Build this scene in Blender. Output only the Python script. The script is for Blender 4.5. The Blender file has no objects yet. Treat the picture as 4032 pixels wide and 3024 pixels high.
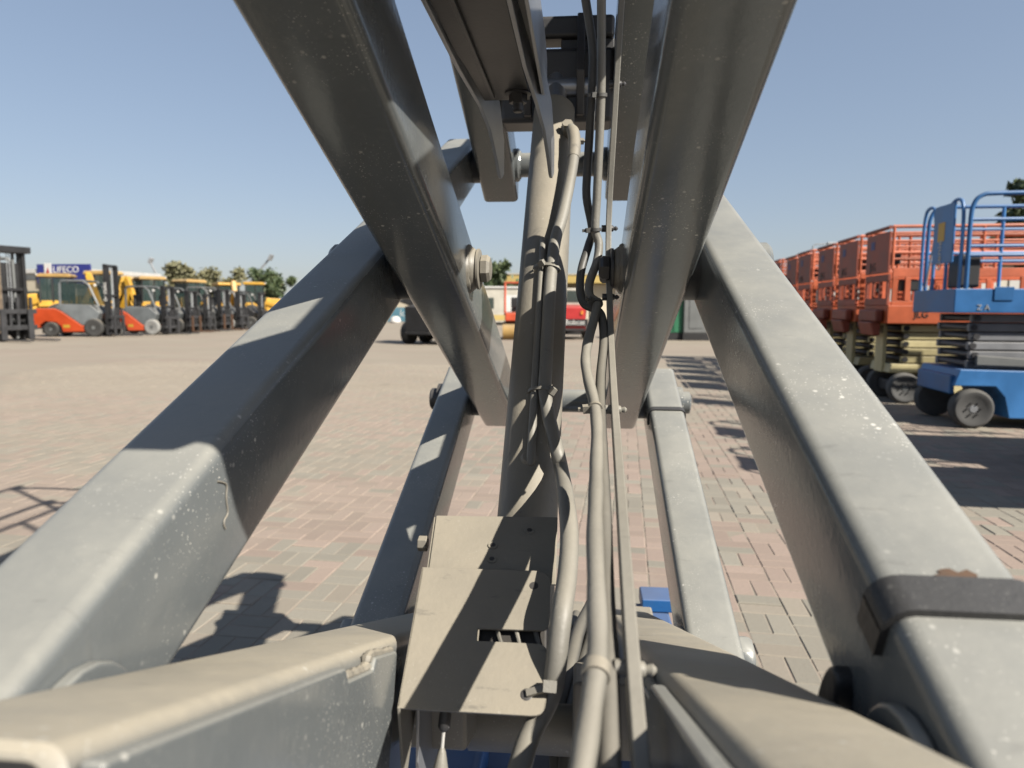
import bpy, math, random
from mathutils import Vector, Matrix, Euler
random.seed(7)
rad = math.radians
SC = bpy.context.scene
COL = SC.collection

# ------------------------------------------------------------------ camera
H = 1.36                                   # lens height above the yard
FPX, YAW, PIT, ROLL = 2800.0, rad(5.44), rad(6.215), rad(.24)
CAM = Vector((.061, 0, H))
_F = Vector((-math.sin(YAW)*math.cos(PIT), math.cos(YAW)*math.cos(PIT), -math.sin(PIT)))
_R0 = Vector((math.cos(YAW), math.sin(YAW), 0)); _U0 = _R0.cross(_F)
_R = _R0*math.cos(ROLL) + _U0*math.sin(ROLL); _U = _U0*math.cos(ROLL) - _R0*math.sin(ROLL)
cam = bpy.data.cameras.new('camera'); camo = bpy.data.objects.new('camera', cam); COL.objects.link(camo)
SC.camera = camo
m = Matrix((( _R.x, _U.x, -_F.x, CAM.x), (_R.y, _U.y, -_F.y, CAM.y), (_R.z, _U.z, -_F.z, CAM.z), (0, 0, 0, 1)))
camo.matrix_world = m
cam.sensor_width = 36; cam.lens = 36*FPX/4032
cam.clip_start = .02; cam.clip_end = 6000
cam.dof.use_dof = True; cam.dof.focus_distance = 1.05; cam.dof.aperture_fstop = 6.0

# ------------------------------------------------------------------ light
SUN = Vector((1.0, -.66, 1.0)).normalized()        # towards the sun
w = bpy.data.worlds.new('World'); SC.world = w; w.use_nodes = True
nt = w.node_tree; nt.nodes.clear()
bg = nt.nodes.new('ShaderNodeBackground'); out = nt.nodes.new('ShaderNodeOutputWorld')
sky = nt.nodes.new('ShaderNodeTexSky'); sky.sky_type = 'NISHITA'; sky.sun_disc = False
sky.sun_elevation = math.asin(SUN.z); sky.sun_rotation = math.atan2(SUN.x, SUN.y)
sky.air_density = 1.0; sky.dust_density = 1.0; sky.ozone_density = 4.0; sky.altitude = 0
bg.inputs[1].default_value = .0745
gm = nt.nodes.new('ShaderNodeGamma'); gm.inputs[1].default_value = .55        # thin desert haze flattens the whole sky
tn = nt.nodes.new('ShaderNodeMix'); tn.data_type = 'RGBA'; tn.blend_type = 'MULTIPLY'; tn.inputs['Factor'].default_value = 1; tn.inputs['B'].default_value = (1.01, 1.0, 1.04, 1)
nt.links.new(sky.outputs[0], gm.inputs[0]); nt.links.new(gm.outputs[0], tn.inputs['A']); nt.links.new(tn.outputs['Result'], bg.inputs[0]); nt.links.new(bg.outputs[0], out.inputs[0])
sl = bpy.data.lights.new('sun', 'SUN'); sl.energy = 3.6; sl.angle = rad(.53); sl.color = (1, .935, .83)
so = bpy.data.objects.new('sun', sl); COL.objects.link(so)
so.rotation_euler = (-SUN).to_track_quat('-Z', 'Y').to_euler(); so.location = (20, -14, 20)
SC.view_settings.view_transform = 'Standard'; SC.view_settings.look = 'None'
SC.view_settings.exposure = 1.68; SC.view_settings.gamma = 1

# ------------------------------------------------------------------ pixel helpers (photo pixels give directions only)
def ray(u, v):
    return (_F + _R*((u-2016)/FPX) - _U*((v-1512)/FPX))
def at(u, v, Y):
    d = ray(u, v); return CAM + d*(Y/d.y)
def onx(u, v, X):
    d = ray(u, v); return CAM + d*((X-CAM.x)/d.x)
def gnd(u, v, z=0.0):
    d = ray(u, v); return CAM + d*((z-H)/d.z)
def onplane(u, v, p0, n):
    d = ray(u, v); return CAM + d*((p0-CAM).dot(n)/d.dot(n))

# ------------------------------------------------------------------ materials
def _nodes(name):
    mt = bpy.data.materials.new(name); mt.use_nodes = True
    t = mt.node_tree; b = t.nodes['Principled BSDF']; return mt, t, b
def N(t, kind, **kw):
    n = t.nodes.new(kind)
    for k, v in kw.items(): setattr(n, k, v)
    return n
def noise(t, scale, detail=3, rough=.55, vec=None):
    n = N(t, 'ShaderNodeTexNoise'); n.inputs['Scale'].default_value = scale; n.inputs['Detail'].default_value = detail
    n.inputs['Roughness'].default_value = rough
    if vec: t.links.new(vec, n.inputs['Vector'])
    return n.outputs['Fac']
def ramp(t, fac, a, b, lo=0.0, hi=1.0):
    r = N(t, 'ShaderNodeMapRange', interpolation_type='SMOOTHSTEP')
    r.inputs[1].default_value = a; r.inputs[2].default_value = b; r.inputs[3].default_value = lo; r.inputs[4].default_value = hi
    t.links.new(fac, r.inputs[0]); return r.outputs[0]
def mix(t, fac, a, b):
    n = N(t, 'ShaderNodeMix', data_type='RGBA')
    for s, v in ((n.inputs['Factor'], fac), (n.inputs['A'], a), (n.inputs['B'], b)):
        if isinstance(v, (int, float)): s.default_value = v
        elif isinstance(v, tuple): s.default_value = (*v, 1)
        else: t.links.new(v, s)
    return n.outputs['Result']
def math_(t, op, a, b):
    n = N(t, 'ShaderNodeMath', operation=op)
    for i, v in enumerate((a, b)):
        if isinstance(v, (int, float)): n.inputs[i].default_value = v
        else: t.links.new(v, n.inputs[i])
    return n.outputs[0]
MATS = {}
def paint(name, col, rough=.4, dust=.5, dustcol=(.22, .19, .15), speck=0.0, var=.12, scale=1.0, bump=.15, metal=0.0, chips=0.0, scr=0.0, coat=0.0, streak=0.0):
    mt, t, b = _nodes(name); MATS[name] = mt
    tc = N(t, 'ShaderNodeTexCoord').outputs['Object']
    n1 = noise(t, 5*scale, 5, .6, tc); n2 = noise(t, 70*scale, 4, .6, tc)
    c = mix(t, ramp(t, n1, .3, .7, 0, 1), tuple(x*(1-var) for x in col), tuple(min(1, x*(1+var)) for x in col))
    if scale < .9:
        oi = N(t, 'ShaderNodeObjectInfo'); hs = N(t, 'ShaderNodeHueSaturation'); t.links.new(c, hs.inputs['Color'])
        t.links.new(ramp(t, oi.outputs['Random'], 0, 1, .74, 1.12), hs.inputs['Value']); t.links.new(ramp(t, oi.outputs['Random'], 0, 1, 1.0, .95), hs.inputs['Saturation']); c = hs.outputs[0]
    geo = N(t, 'ShaderNodeNewGeometry'); sep = N(t, 'ShaderNodeSeparateXYZ'); t.links.new(geo.outputs['Normal'], sep.inputs[0])
    up = ramp(t, sep.outputs[2], .15, .95)
    dn = ramp(t, noise(t, 9*scale, 6, .65, tc), .32, .68)
    df = math_(t, 'MULTIPLY', math_(t, 'MULTIPLY', up, dust), math_(t, 'ADD', math_(t, 'MULTIPLY', dn, .3), .7))
    df = math_(t, 'ADD', df, math_(t, 'MULTIPLY', ramp(t, n2, .5, .75), dust*.10))
    c = mix(t, df, c, dustcol)
    rg = math_(t, 'ADD', rough, math_(t, 'MULTIPLY', df, .45))
    rg = math_(t, 'ADD', rg, math_(t, 'MULTIPLY', ramp(t, n1, .35, .65), .05))
    if speck:
        for vs_, th, lo in ((75, .64, .46), (190, .45, .47), (320, .5, .44)):
            v = N(t, 'ShaderNodeTexVoronoi'); v.inputs['Scale'].default_value = vs_*scale; t.links.new(tc, v.inputs['Vector'])
            sp_ = ramp(t, v.outputs['Distance'], .22, .08)
            wn = N(t, 'ShaderNodeTexWhiteNoise'); t.links.new(v.outputs['Position'], wn.inputs[0])
            sp_ = math_(t, 'MULTIPLY', sp_, ramp(t, wn.outputs[0], th, th+.08))
            sp_ = math_(t, 'MULTIPLY', sp_, ramp(t, noise(t, 5*scale, 4, .65, tc), lo, lo+.16))
            c = mix(t, math_(t, 'MULTIPLY', sp_, speck), c, (.42, .41, .375))
    if chips:
        k = ramp(t, noise(t, 26*scale, 7, .72, tc), .70-.06*chips, .74-.06*chips)
        c = mix(t, k, c, (.085, .035, .016)); rg = math_(t, 'ADD', rg, math_(t, 'MULTIPLY', k, .3))
    if streak:      # scuffs, grease runs and small rust bleeds of the painted steel
        mp = N(t, 'ShaderNodeMapping'); t.links.new(tc, mp.inputs[0]); mp.inputs['Scale'].default_value = (7, 26, 5)
        k = ramp(t, noise(t, 2.2, 6, .7, mp.outputs[0]), .60, .72)
        c = mix(t, math_(t, 'MULTIPLY', k, streak*.5), c, (.055, .053, .05))
        k2 = ramp(t, noise(t, 31, 7, .75, tc), .735, .76)
        c = mix(t, math_(t, 'MULTIPLY', k2, streak), c, (.07, .03, .012)); rg = math_(t, 'ADD', rg, math_(t, 'MULTIPLY', k2, .3))
    if scr:
        mp = N(t, 'ShaderNodeMapping'); t.links.new(tc, mp.inputs[0]); mp.inputs['Scale'].default_value = (90, 3, 90)
        k = ramp(t, noise(t, 3, 3, .6, mp.outputs[0]), .62, .72)
        c = mix(t, math_(t, 'MULTIPLY', k, scr), c, (.5, .5, .48))
    t.links.new(c, b.inputs['Base Color']); t.links.new(rg, b.inputs['Roughness'])
    b.inputs['Metallic'].default_value = metal
    if coat: b.inputs['Coat Weight'].default_value = coat; b.inputs['Coat Roughness'].default_value = .14
    if bump:
        bp = N(t, 'ShaderNodeBump'); bp.inputs['Strength'].default_value = bump; bp.inputs['Distance'].default_value = .0015/scale
        t.links.new(noise(t, 130*scale, 3, .6, tc), bp.inputs['Height']); t.links.new(bp.outputs[0], b.inputs['Normal'])
    return mt
ARM = paint('grey_arm_paint', (.088, .096, .099), .15, .74, (.235, .231, .205), speck=1.0, var=.05, bump=.16, streak=.45)
ARML = paint('tan_dusty_arm_paint', (.115, .118, .114), .26, .95, (.30, .268, .208), speck=.6, var=.06, bump=.2, streak=.5)
ARMD = paint('dusty_grey_paint', (.14, .13, .11), .45, .8, (.225, .2, .155), speck=.35, var=.14, bump=.3, streak=.9)
HOSE = paint('overpainted_hose', (.135, .13, .115), .42, .6, (.21, .193, .158), speck=.2, var=.16, bump=.35, scale=1.5, streak=.5)
HOSED = paint('black_dusty_hose', (.05, .05, .048), .5, .3, (.3, .27, .21), var=.2, bump=.2)
GALV = paint('galvanised_steel', (.30, .31, .33), .34, .12, var=.15, bump=.1, metal=.75, scr=.4)
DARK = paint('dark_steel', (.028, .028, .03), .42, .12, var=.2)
RUBB = paint('black_rubber', (.017, .017, .018), .45, .2, (.13, .127, .12), speck=.3, var=.25, bump=.4)
RUST = paint('rusted_steel', (.05, .022, .009), .8, .1, var=.4, scale=3)
BLUEC = paint('blue_chassis_paint', (.006, .062, .19), .4, .3, var=.15, chips=.3)
BLUE = paint('blue_lift_paint', (.014, .105, .28), .4, .25, var=.15, scale=.5, chips=.2)
ORNG = paint('orange_lift_paint', (.37, .07, .017), .5, .22, var=.2, scale=.5, chips=.3)
ORNB = paint('shaded_red_orange_paint', (.20, .038, .016), .55, .2, var=.2, scale=.5, chips=.3)  # orange of the lifts' end panels, darkened to carry their shade
CREAM = paint('cream_stack_paint', (0.36, 0.31, 0.161), .5, .25, var=.15, scale=.5, chips=.3)
STACKG = paint('grey_stack_paint', (.13, .135, .145), .45, .25, var=.15, scale=.5)
TYRE = paint('tyre_rubber', (.028, .028, .027), .75, .6, (.25, .22, .18), var=.25, scale=.5)
TYREM = paint('grey_solid_tyre', (.055, .055, .055), .8, .5, (.14, .13, .11), var=.25, scale=.5)
TYREG = paint('pale_tyre_rubber', (0.167, 0.167, 0.161), .8, .5, (.33, .3, .25), var=.2, scale=.5)
FORKO = paint('forklift_orange_paint', (0.409, 0.0527, 0.0124), .35, .25, var=.12, scale=.4)
GREYP = paint('grey_cab_paint', (.10, .11, .115), .4, .3, var=.15, scale=.4)
BLACKP = paint('black_mast_paint', (.011, .011, .012), .5, .12, var=.3, scale=.4)
YEL = paint('yellow_plant_paint', (0.409, 0.223, 0.0124), .42, .3, var=.15, scale=.3, chips=.2)
YELD = paint('weathered_yellow_roof', (0.31, 0.192, 0.0558), .6, .5, var=.2, scale=.3)
WHT = paint('white_paint', (0.444, 0.438, 0.42), .5, .2, var=.08, scale=.3)
CRM = paint('cream_render', (0.372, 0.33, 0.252), .8, .1, var=.08, scale=.1)
YBAND = paint('yellow_fascia', (0.348, 0.252, 0.072), .7, .1, var=.1, scale=.1)
NAVY = paint('navy_sign', (0.0072, 0.012, 0.12), .5, .1, var=.1, scale=.1)
REDP = paint('red_paint', (0.341, 0.0124, 0.0124), .4, .2, var=.12, scale=.3)
GREEN = paint('green_paint', (0.0062, 0.093, 0.0403), .5, .2, var=.1, scale=.3)
CONT = paint('grey_container_paint', (.09, .095, .095), .6, .3, var=.15, scale=.3)
SIGNB = paint('pale_blue_banner', (0.06, 0.162, 0.216), .6, .1, var=.1, scale=.2)
STEELG = paint('lamp_steel', (.22, .23, .24), .5, .1, scale=.3)
AMBER = paint('amber_plastic', (0.45, 0.15, 0.006), .3, .1, scale=.3)
STICK = paint('yellow_sticker', (0.45, 0.27, 0.03), .5, .1, scale=.5)
BARK = paint('bark', (.11, .08, .055), .9, .1, var=.3, scale=1)
CRMP = paint('cream_cabin_paint', (0.42, 0.396, 0.336), .6, .2, scale=.3)
def glass():
    mt, t, b = _nodes('tinted_glass'); b.inputs['Base Color'].default_value = (.03, .05, .048, 1)
    b.inputs['Roughness'].default_value = .08; b.inputs['Alpha'].default_value = .5; return mt
GLASS = glass()
def leafm(name, c1, c2):
    mt, t, b = _nodes(name)
    g = N(t, 'ShaderNodeNewGeometry')
    c = mix(t, g.outputs['Random Per Island'], c1, c2); t.links.new(c, b.inputs['Base Color'])
    b.inputs['Roughness'].default_value = .6; b.inputs['Subsurface Weight'].default_value = 0
    return mt
LEAF1 = leafm('dusty_olive_leaf', (.075, .075, .035), (.14, .13, .065))
LEAF2 = leafm('dark_green_leaf', (.025, .045, .018), (.07, .09, .035))

# ------------------------------------------------------------------ mesh builder
class MB:
    def __init__(s): s.v = []; s.f = []; s.sm = []
    def add(s, vs, fs, smooth=False):
        o = len(s.v); s.v += [Vector(p) for p in vs]; s.f += [tuple(i+o for i in f) for f in fs]; s.sm += [smooth]*len(fs); return s
    def box(s, a, b, M=None):
        x0, y0, z0 = a; x1, y1, z1 = b
        vs = [Vector(p) for p in ((x0,y0,z0),(x1,y0,z0),(x1,y1,z0),(x0,y1,z0),(x0,y0,z1),(x1,y0,z1),(x1,y1,z1),(x0,y1,z1))]
        if M: vs = [M @ p for p in vs]
        return s.add(vs, [(3,2,1,0),(4,5,6,7),(0,1,5,4),(1,2,6,5),(2,3,7,6),(3,0,4,7)])
    def bar(s, p, q, wx, wz, up=(0,0,1)):
        p = Vector(p); q = Vector(q); d = (q-p).normalized(); r = d.cross(Vector(up))
        if r.length < 1e-4: r = d.cross(Vector((1,0,0)))
        r.normalize(); u = r.cross(d)
        vs = [c+r*a*wx/2+u*b*wz/2 for c in (p, q) for a, b in ((-1,-1),(1,-1),(1,1),(-1,1))]
        return s.add(vs, [(0,1,2,3),(7,6,5,4),(0,4,5,1),(1,5,6,2),(2,6,7,3),(3,7,4,0)])
    def prism(s, pts, off, smooth=False):
        """pts: 3D polygon, off: extrusion vector"""
        n = len(pts); off = Vector(off); vs = [Vector(p) for p in pts]+[Vector(p)+off for p in pts]
        fs = [tuple(range(n))[::-1], tuple(range(n, 2*n))]+[(i, (i+1) % n, n+(i+1) % n, n+i) for i in range(n)]
        return s.add(vs, fs, smooth)
    def tube(s, path, r, n=12, caps=True):
        path = [Vector(p) for p in path]; k = len(path)
        rs = r if isinstance(r, (list, tuple)) else [r]*k
        t0 = (path[1]-path[0]).normalized(); a = t0.orthogonal().normalized(); vs = []
        for i, p in enumerate(path):
            t = (path[min(i+1, k-1)]-path[max(i-1, 0)])
            if t.length < 1e-9: t = t0
            t.normalize()
            a = (a - t*a.dot(t)).normalized(); b = t.cross(a)
            vs += [p+(a*math.cos(2*math.pi*j/n)+b*math.sin(2*math.pi*j/n))*rs[i] for j in range(n)]
        fs = [(i*n+j, i*n+(j+1) % n, (i+1)*n+(j+1) % n, (i+1)*n+j) for i in range(k-1) for j in range(n)]
        s.add(vs, fs, True)
        if caps:
            o = len(s.v)-k*n
            s.f += [tuple(o+j for j in range(n))[::-1], tuple(o+(k-1)*n+j for j in range(n))]; s.sm += [False, False]
        return s
    def cyl(s, p, q, r, n=16, r2=None): return s.tube([p, q], [r, r if r2 is None else r2], n)
    def lathe(s, p, axis, prof, n=24):
        """prof: list of (distance along axis, radius)"""
        p = Vector(p); ax = Vector(axis).normalized(); a = ax.orthogonal().normalized(); b = ax.cross(a); vs = []
        for h, r in prof: vs += [p+ax*h+(a*math.cos(2*math.pi*j/n)+b*math.sin(2*math.pi*j/n))*r for j in range(n)]
        k = len(prof)
        fs = [(i*n+j, i*n+(j+1) % n, (i+1)*n+(j+1) % n, (i+1)*n+j) for i in range(k-1) for j in range(n)]
        fs += [tuple(range(n))[::-1], tuple(range((k-1)*n, k*n))]
        return s.add(vs, fs, True)
    def build(s, name, mat, parent=None, bevel=0, seg=2, off=None, fixn=True):
        o0 = Vector((0,0,0)) if off is None else Vector(off)
        me = bpy.data.meshes.new(name); me.from_pydata([tuple(p-o0) for p in s.v], [], s.f)
        me.polygons.foreach_set('use_smooth', s.sm)
        me.materials.append(mat); me.update()
        if fixn:
            import bmesh
            bm = bmesh.new(); bm.from_mesh(me); bmesh.ops.recalc_face_normals(bm, faces=bm.faces); bm.to_mesh(me); bm.free()
        if any(s.sm) or bevel:
            try: me.set_sharp_from_angle(angle=rad(38))
            except Exception: pass
        ob = bpy.data.objects.new(name, me); COL.objects.link(ob)
        if parent: ob.parent = parent
        if bevel:
            b = ob.modifiers.new('bevel', 'BEVEL'); b.width = bevel; b.segments = seg; b.limit_method = 'ANGLE'; b.angle_limit = rad(35); b.use_clamp_overlap = True
            b.harden_normals = True
            for p in me.polygons: p.use_smooth = True
        return ob
def tag(o, label=None, cat=None, group=None, kind=None):
    for k, v in (('label', label), ('category', cat), ('group', group), ('kind', kind)):
        if v: o[k] = v
    return o
def thing(name, label, cat, loc=(0,0,0), rz=0, group=None):
    o = bpy.data.objects.new(name, None); COL.objects.link(o); o.location = loc; o.rotation_euler = (0, 0, rz); o.empty_display_size = .2
    return tag(o, label, cat, group)
def copy_tree(o, parent=None):
    c = o.copy(); COL.objects.link(c); c.parent = parent
    for ch in o.children: copy_tree(ch, c)
    return c
def text(name, s, size, mat, parent, M, ext=.004):
    cu = bpy.data.curves.new('t', 'FONT'); cu.body = s; cu.size = size; cu.extrude = ext; cu.align_x = 'CENTER'; cu.align_y = 'CENTER'; cu.resolution_u = 3
    tmp = bpy.data.objects.new('t', cu); COL.objects.link(tmp)
    dg = bpy.context.evaluated_depsgraph_get(); me = bpy.data.meshes.new_from_object(tmp.evaluated_get(dg)); 
    bpy.data.objects.remove(tmp); bpy.data.curves.remove(cu)
    me.transform(M); me.materials.clear(); me.materials.append(mat); me.name = name
    ob = bpy.data.objects.new(name, me); COL.objects.link(ob); ob.parent = parent; return ob
def curve(pts, k=6):
    """smooth polyline through points"""
    P = [Vector(p) for p in pts]; o = []
    for i in range(len(P)-1):
        a = P[max(i-1, 0)]; b = P[i]; c = P[i+1]; d = P[min(i+2, len(P)-1)]
        for j in range(k):
            t = j/k; o.append(.5*((2*b)+(c-a)*t+(2*a-5*b+4*c-d)*t*t+(3*b-a-3*c+d)*t**3))
    return o+[P[-1]]
def FM(ori, right, up):
    """matrix for lettering lying in the plane right/up at ori"""
    r = Vector(right).normalized(); u = Vector(up).normalized(); n = r.cross(u)
    return Matrix(((r.x,u.x,n.x,ori[0]),(r.y,u.y,n.y,ori[1]),(r.z,u.z,n.z,ori[2]),(0,0,0,1)))
YR = rad(-3.6)      # the yard's paving grid against the machine's axis
YX = Vector((math.cos(YR), math.sin(YR), 0)); YY = Vector((-math.sin(YR), math.cos(YR), 0))
GZ = -.0055          # bed level between and beyond the pavers

# ------------------------------------------------------------------ ground and paving
def ground_mat(name, use_tint):
    mt, t, b = _nodes(name)
    geo = N(t, 'ShaderNodeNewGeometry').outputs['Position']
    mp = N(t, 'ShaderNodeMapping'); t.links.new(geo, mp.inputs[0]); mp.inputs['Rotation'].default_value = (0, 0, rad(12)); mp.inputs['Scale'].default_value = (.10, .42, 1)
    st = noise(t, 1.4, 6, .6, mp.outputs[0])
    n1 = noise(t, .35, 5, .6, geo); n2 = noise(t, 7, 6, .65, geo); n3 = noise(t, 60, 4, .6, geo)
    if use_tint:
        a = N(t, 'ShaderNodeAttribute', attribute_name='tint'); base = a.outputs['Color']
    else:
        base = mix(t, ramp(t, st, .44, .56), (.200, .160, .132), (.186, .168, .137))
    dust = mix(t, ramp(t, n1, .3, .7), (.204, .176, .139), (.232, .203, .161))
    sp = N(t, 'ShaderNodeSeparateXYZ'); t.links.new(geo, sp.inputs[0])
    far = ramp(t, sp.outputs[1], 3, 15, .2, .96)
    if use_tint: far = math_(t, 'ADD', far, ramp(t, sp.outputs[0], .2, -2.5, 0, .3))
    c = mix(t, math_(t, 'MULTIPLY', far, ramp(t, math_(t, 'ADD', math_(t, 'MULTIPLY', st, .7), math_(t, 'MULTIPLY', n2, .3)), .36, .62, .45, 1)), base, dust)
    # tyre-rubber streaks and oil marks
    k = math_(t, 'MULTIPLY', ramp(t, st, .56, .70), ramp(t, n1, .42, .6))
    c = mix(t, math_(t, 'MULTIPLY', k, .38), c, (.13, .118, .108))
    c = mix(t, math_(t, 'MULTIPLY', ramp(t, n2, .60, .78), .35), c, (.14, .125, .105))
    oil = math_(t, 'MULTIPLY', ramp(t, noise(t, 1.1, 3, .5, geo), .66, .74), ramp(t, noise(t, 9, 4, .6, geo), .35, .6))
    c = mix(t, math_(t, 'MULTIPLY', oil, .55), c, (.075, .068, .06))
    pale = ramp(t, noise(t, .8, 6, .7, geo), .56, .72)
    c = mix(t, math_(t, 'MULTIPLY', pale, .5), c, (.255, .228, .185))
    c = mix(t, math_(t, 'MULTIPLY', ramp(t, n3, .40, .70), .22), c, (.165, .14, .11))
    t.links.new(c, b.inputs['Base Color']); b.inputs['Roughness'].default_value = .9; b.inputs['Specular IOR Level'].default_value = .25
    bp = N(t, 'ShaderNodeBump'); bp.inputs['Strength'].default_value = .5; bp.inputs['Distance'].default_value = .004
    t.links.new(noise(t, 45, 5, .7, geo), bp.inputs['Height']); t.links.new(bp.outputs[0], b.inputs['Normal'])
    return mt
GROUND = ground_mat('dusty_yard_ground', False); PAVE = ground_mat('concrete_paver', True)
g = MB().add([(-2500,-2500,GZ),(2500,-2500,GZ),(2500,2500,GZ),(-2500,2500,GZ)], [(0,1,2,3)]).build('ground', GROUND)
tag(g, 'dusty beige and pink yard surface between the rows of parked machines', None, None, 'structure')
PINK, GREY_, BEIG = (.216, .166, .140), (.178, .168, .141), (.2, .178, .146)
def paver_colour(x, y):
    r = random.random()
    e = .18*math.sin(x*3.1)+.12*math.sin(x*7.7+1)
    if x > -.4: p = .05 if y < 3.2+e else .88 if y < 4.7 else .08 if y < 5.6+e else .8 if y < 8.6 else .5
    else: p = .06 if y < 3.5+e else .9 if y < 5.3+e else .25 if y < 7.3 else .75 if y < 10 else .5
    return PINK if r < p else (GREY_ if r < p+(1-p)*.7 else BEIG)
BL, BW, BH, CH = .2, .1, .06, .0045
def paver_geo(horizontal, tilt=(0, 0)):
    a, b = (BL, BW) if horizontal else (BW, BL)
    a = a/2-.0016; b = b/2-.0016; vs = []
    for ins, z in ((0, -BH), (0, -CH), (CH, 0)):
        for sx, sy in ((-1,-1),(1,-1),(1,1),(-1,1)):
            x = sx*(a-ins); y = sy*(b-ins); vs.append(Vector((x, y, z + (x*tilt[0]+y*tilt[1] if z > -BH else 0))))
    fs = [(8,9,10,11)]+[(i+k, (i+1) % 4+k, (i+1) % 4+k+4, i+k+4) for k in (0, 4) for i in range(4)]
    return vs, fs
WIN = [[(1000,2150),(1586,1260),(1740,1480),(1340,2530),(620,2720)], [(2790,2000),(2970,2680),(3270,2900),(2900,1690),(2680,1560)],
       [(1900,1720),(2010,1690),(1950,2030),(1640,2450),(1740,2000)], [(2230,1650),(2420,1650),(2600,2350),(2250,2350)], [(3760,1850),(4032,1850),(4032,2240)]]
def inside(p, poly):
    c = False; j = len(poly)-1
    for i in range(len(poly)):
        (xi, yi), (xj, yj) = poly[i], poly[j]
        if (yi > p[1]) != (yj > p[1]) and p[0] < (xj-xi)*(p[1]-yi)/(yj-yi)+xi: c = not c
        j = i
    return c
def pix(P):
    d = P-CAM; z = d.dot(_F); return (2016+FPX*d.dot(_R)/z, 1512-FPX*d.dot(_U)/z) if z > .05 else (-1e5, -1e5)
bricks = []
for j in range(int(1.2/.2), int(16/.2)):
    for i in range(-60, 62):
        x, y = i*.2+.1, j*.2+.1
        if abs(x) > .85*y+1.4: continue
        if (i+j) % 2: sub = [(x, y-.05, True), (x, y+.05, True)]
        else: sub = [(x-.05, y, False), (x+.05, y, False)]
        for bx, by, hz in sub:
            P = YX*bx+YY*by
            bricks.append((bx, by, hz, P, paver_colour(bx, by)))
def show(b):
    p = pix(b[3]); return any(inside(p, q) for q in WIN)
vis = sorted([b for b in bricks if show(b)], key=lambda b: (b[3]-CAM).length)[:300]
ids = set(id(b) for b in vis)
pave = bpy.data.objects.new('pavement', None); COL.objects.link(pave); pave['kind'] = 'structure'
tag(pave, 'basket weave of pink and grey concrete pavers under the machine')
vv, ff, cc = [], [], []
for b in bricks:
    if id(b) in ids: continue
    vs, fs = paver_geo(b[2], (random.gauss(0, .008), random.gauss(0, .008)))
    o = len(vv); dz = random.gauss(0, .0013); k = random.uniform(.9, 1.1)
    base = YX*b[0]+YY*b[1]+Vector((0, 0, dz-.002))
    vv += [base+YX*p.x+YY*p.y+Vector((0, 0, p.z)) for p in vs]; ff += [tuple(q+o for q in f) for f in fs]
    cc += [c*k for _ in vs for c in (*b[4], 1/k)]
me = bpy.data.meshes.new('paver_field'); me.from_pydata([tuple(p) for p in vv], [], ff)
ca = me.color_attributes.new('tint', 'FLOAT_COLOR', 'POINT'); ca.data.foreach_set('color', cc); me.materials.append(PAVE)
po = bpy.data.objects.new('paver_field', me); COL.objects.link(po); po.parent = pave; po['kind'] = 'stuff'
variants = {}
for ci, colr in enumerate((PINK, GREY_, BEIG)):
    for hz in (True, False):
        for k in range(5):
            vs, fs = paver_geo(hz, (random.gauss(0, .008), random.gauss(0, .008)))
            me = bpy.data.meshes.new('paver'); me.from_pydata([tuple(p) for p in vs], [], fs)
            ca = me.color_attributes.new('tint', 'FLOAT_COLOR', 'POINT'); q = .88+.06*k
            ca.data.foreach_set('color', [c for _ in vs for c in (colr[0]*q, colr[1]*q, colr[2]*q, 1)]); me.materials.append(PAVE)
            variants[(colr, hz, k)] = me
for b in vis:
    ob = bpy.data.objects.new('paver', variants[(b[4], b[2], random.randrange(5))]); COL.objects.link(ob); ob.parent = pave
    ob.location = b[3]+Vector((0, 0, random.gauss(-.002, .0013))); ob.rotation_euler = (0, 0, YR+random.gauss(0, .008))

# ------------------------------------------------------------------ the raised scissor lift the photo looks through
TH = rad(21.39); AH = .929; YP = 1.2185; ZP = H+.0634; WIN_ = .25; WO = .093; GAP = .0186; WI = .1027; HO = .0597; HI = .0591
CT, ST = math.cos(TH), math.sin(TH)
YF, YN = YP+AH*CT, YP-AH*CT                     # far and near pin lines
def zlev(k): return ZP+2*AH*ST*k
LIFT = thing('scissor_lift', 'raised grey scissor lift with crossed arms, hydraulic cylinder and hoses on blue chassis', 'scissor lift', (0, YP, 0))
LO = LIFT.location.copy()
def sb(name, mb, mat, parent=None, bevel=0, seg=2): return mb.build(name, mat, parent or LIFT, bevel, seg, LO)
def rrect(x0, x1, h, r, k=5):
    pts = []
    for cx, cz, a0 in ((x1-r, h-r, 0), (x0+r, h-r, 90), (x0+r, -h+r, 180), (x1-r, -h+r, 270)):
        for i in range(k+1):
            a = rad(a0+90*i/k); pts.append((cx+r*math.cos(a), cz+r*math.sin(a)))
    return pts
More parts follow.
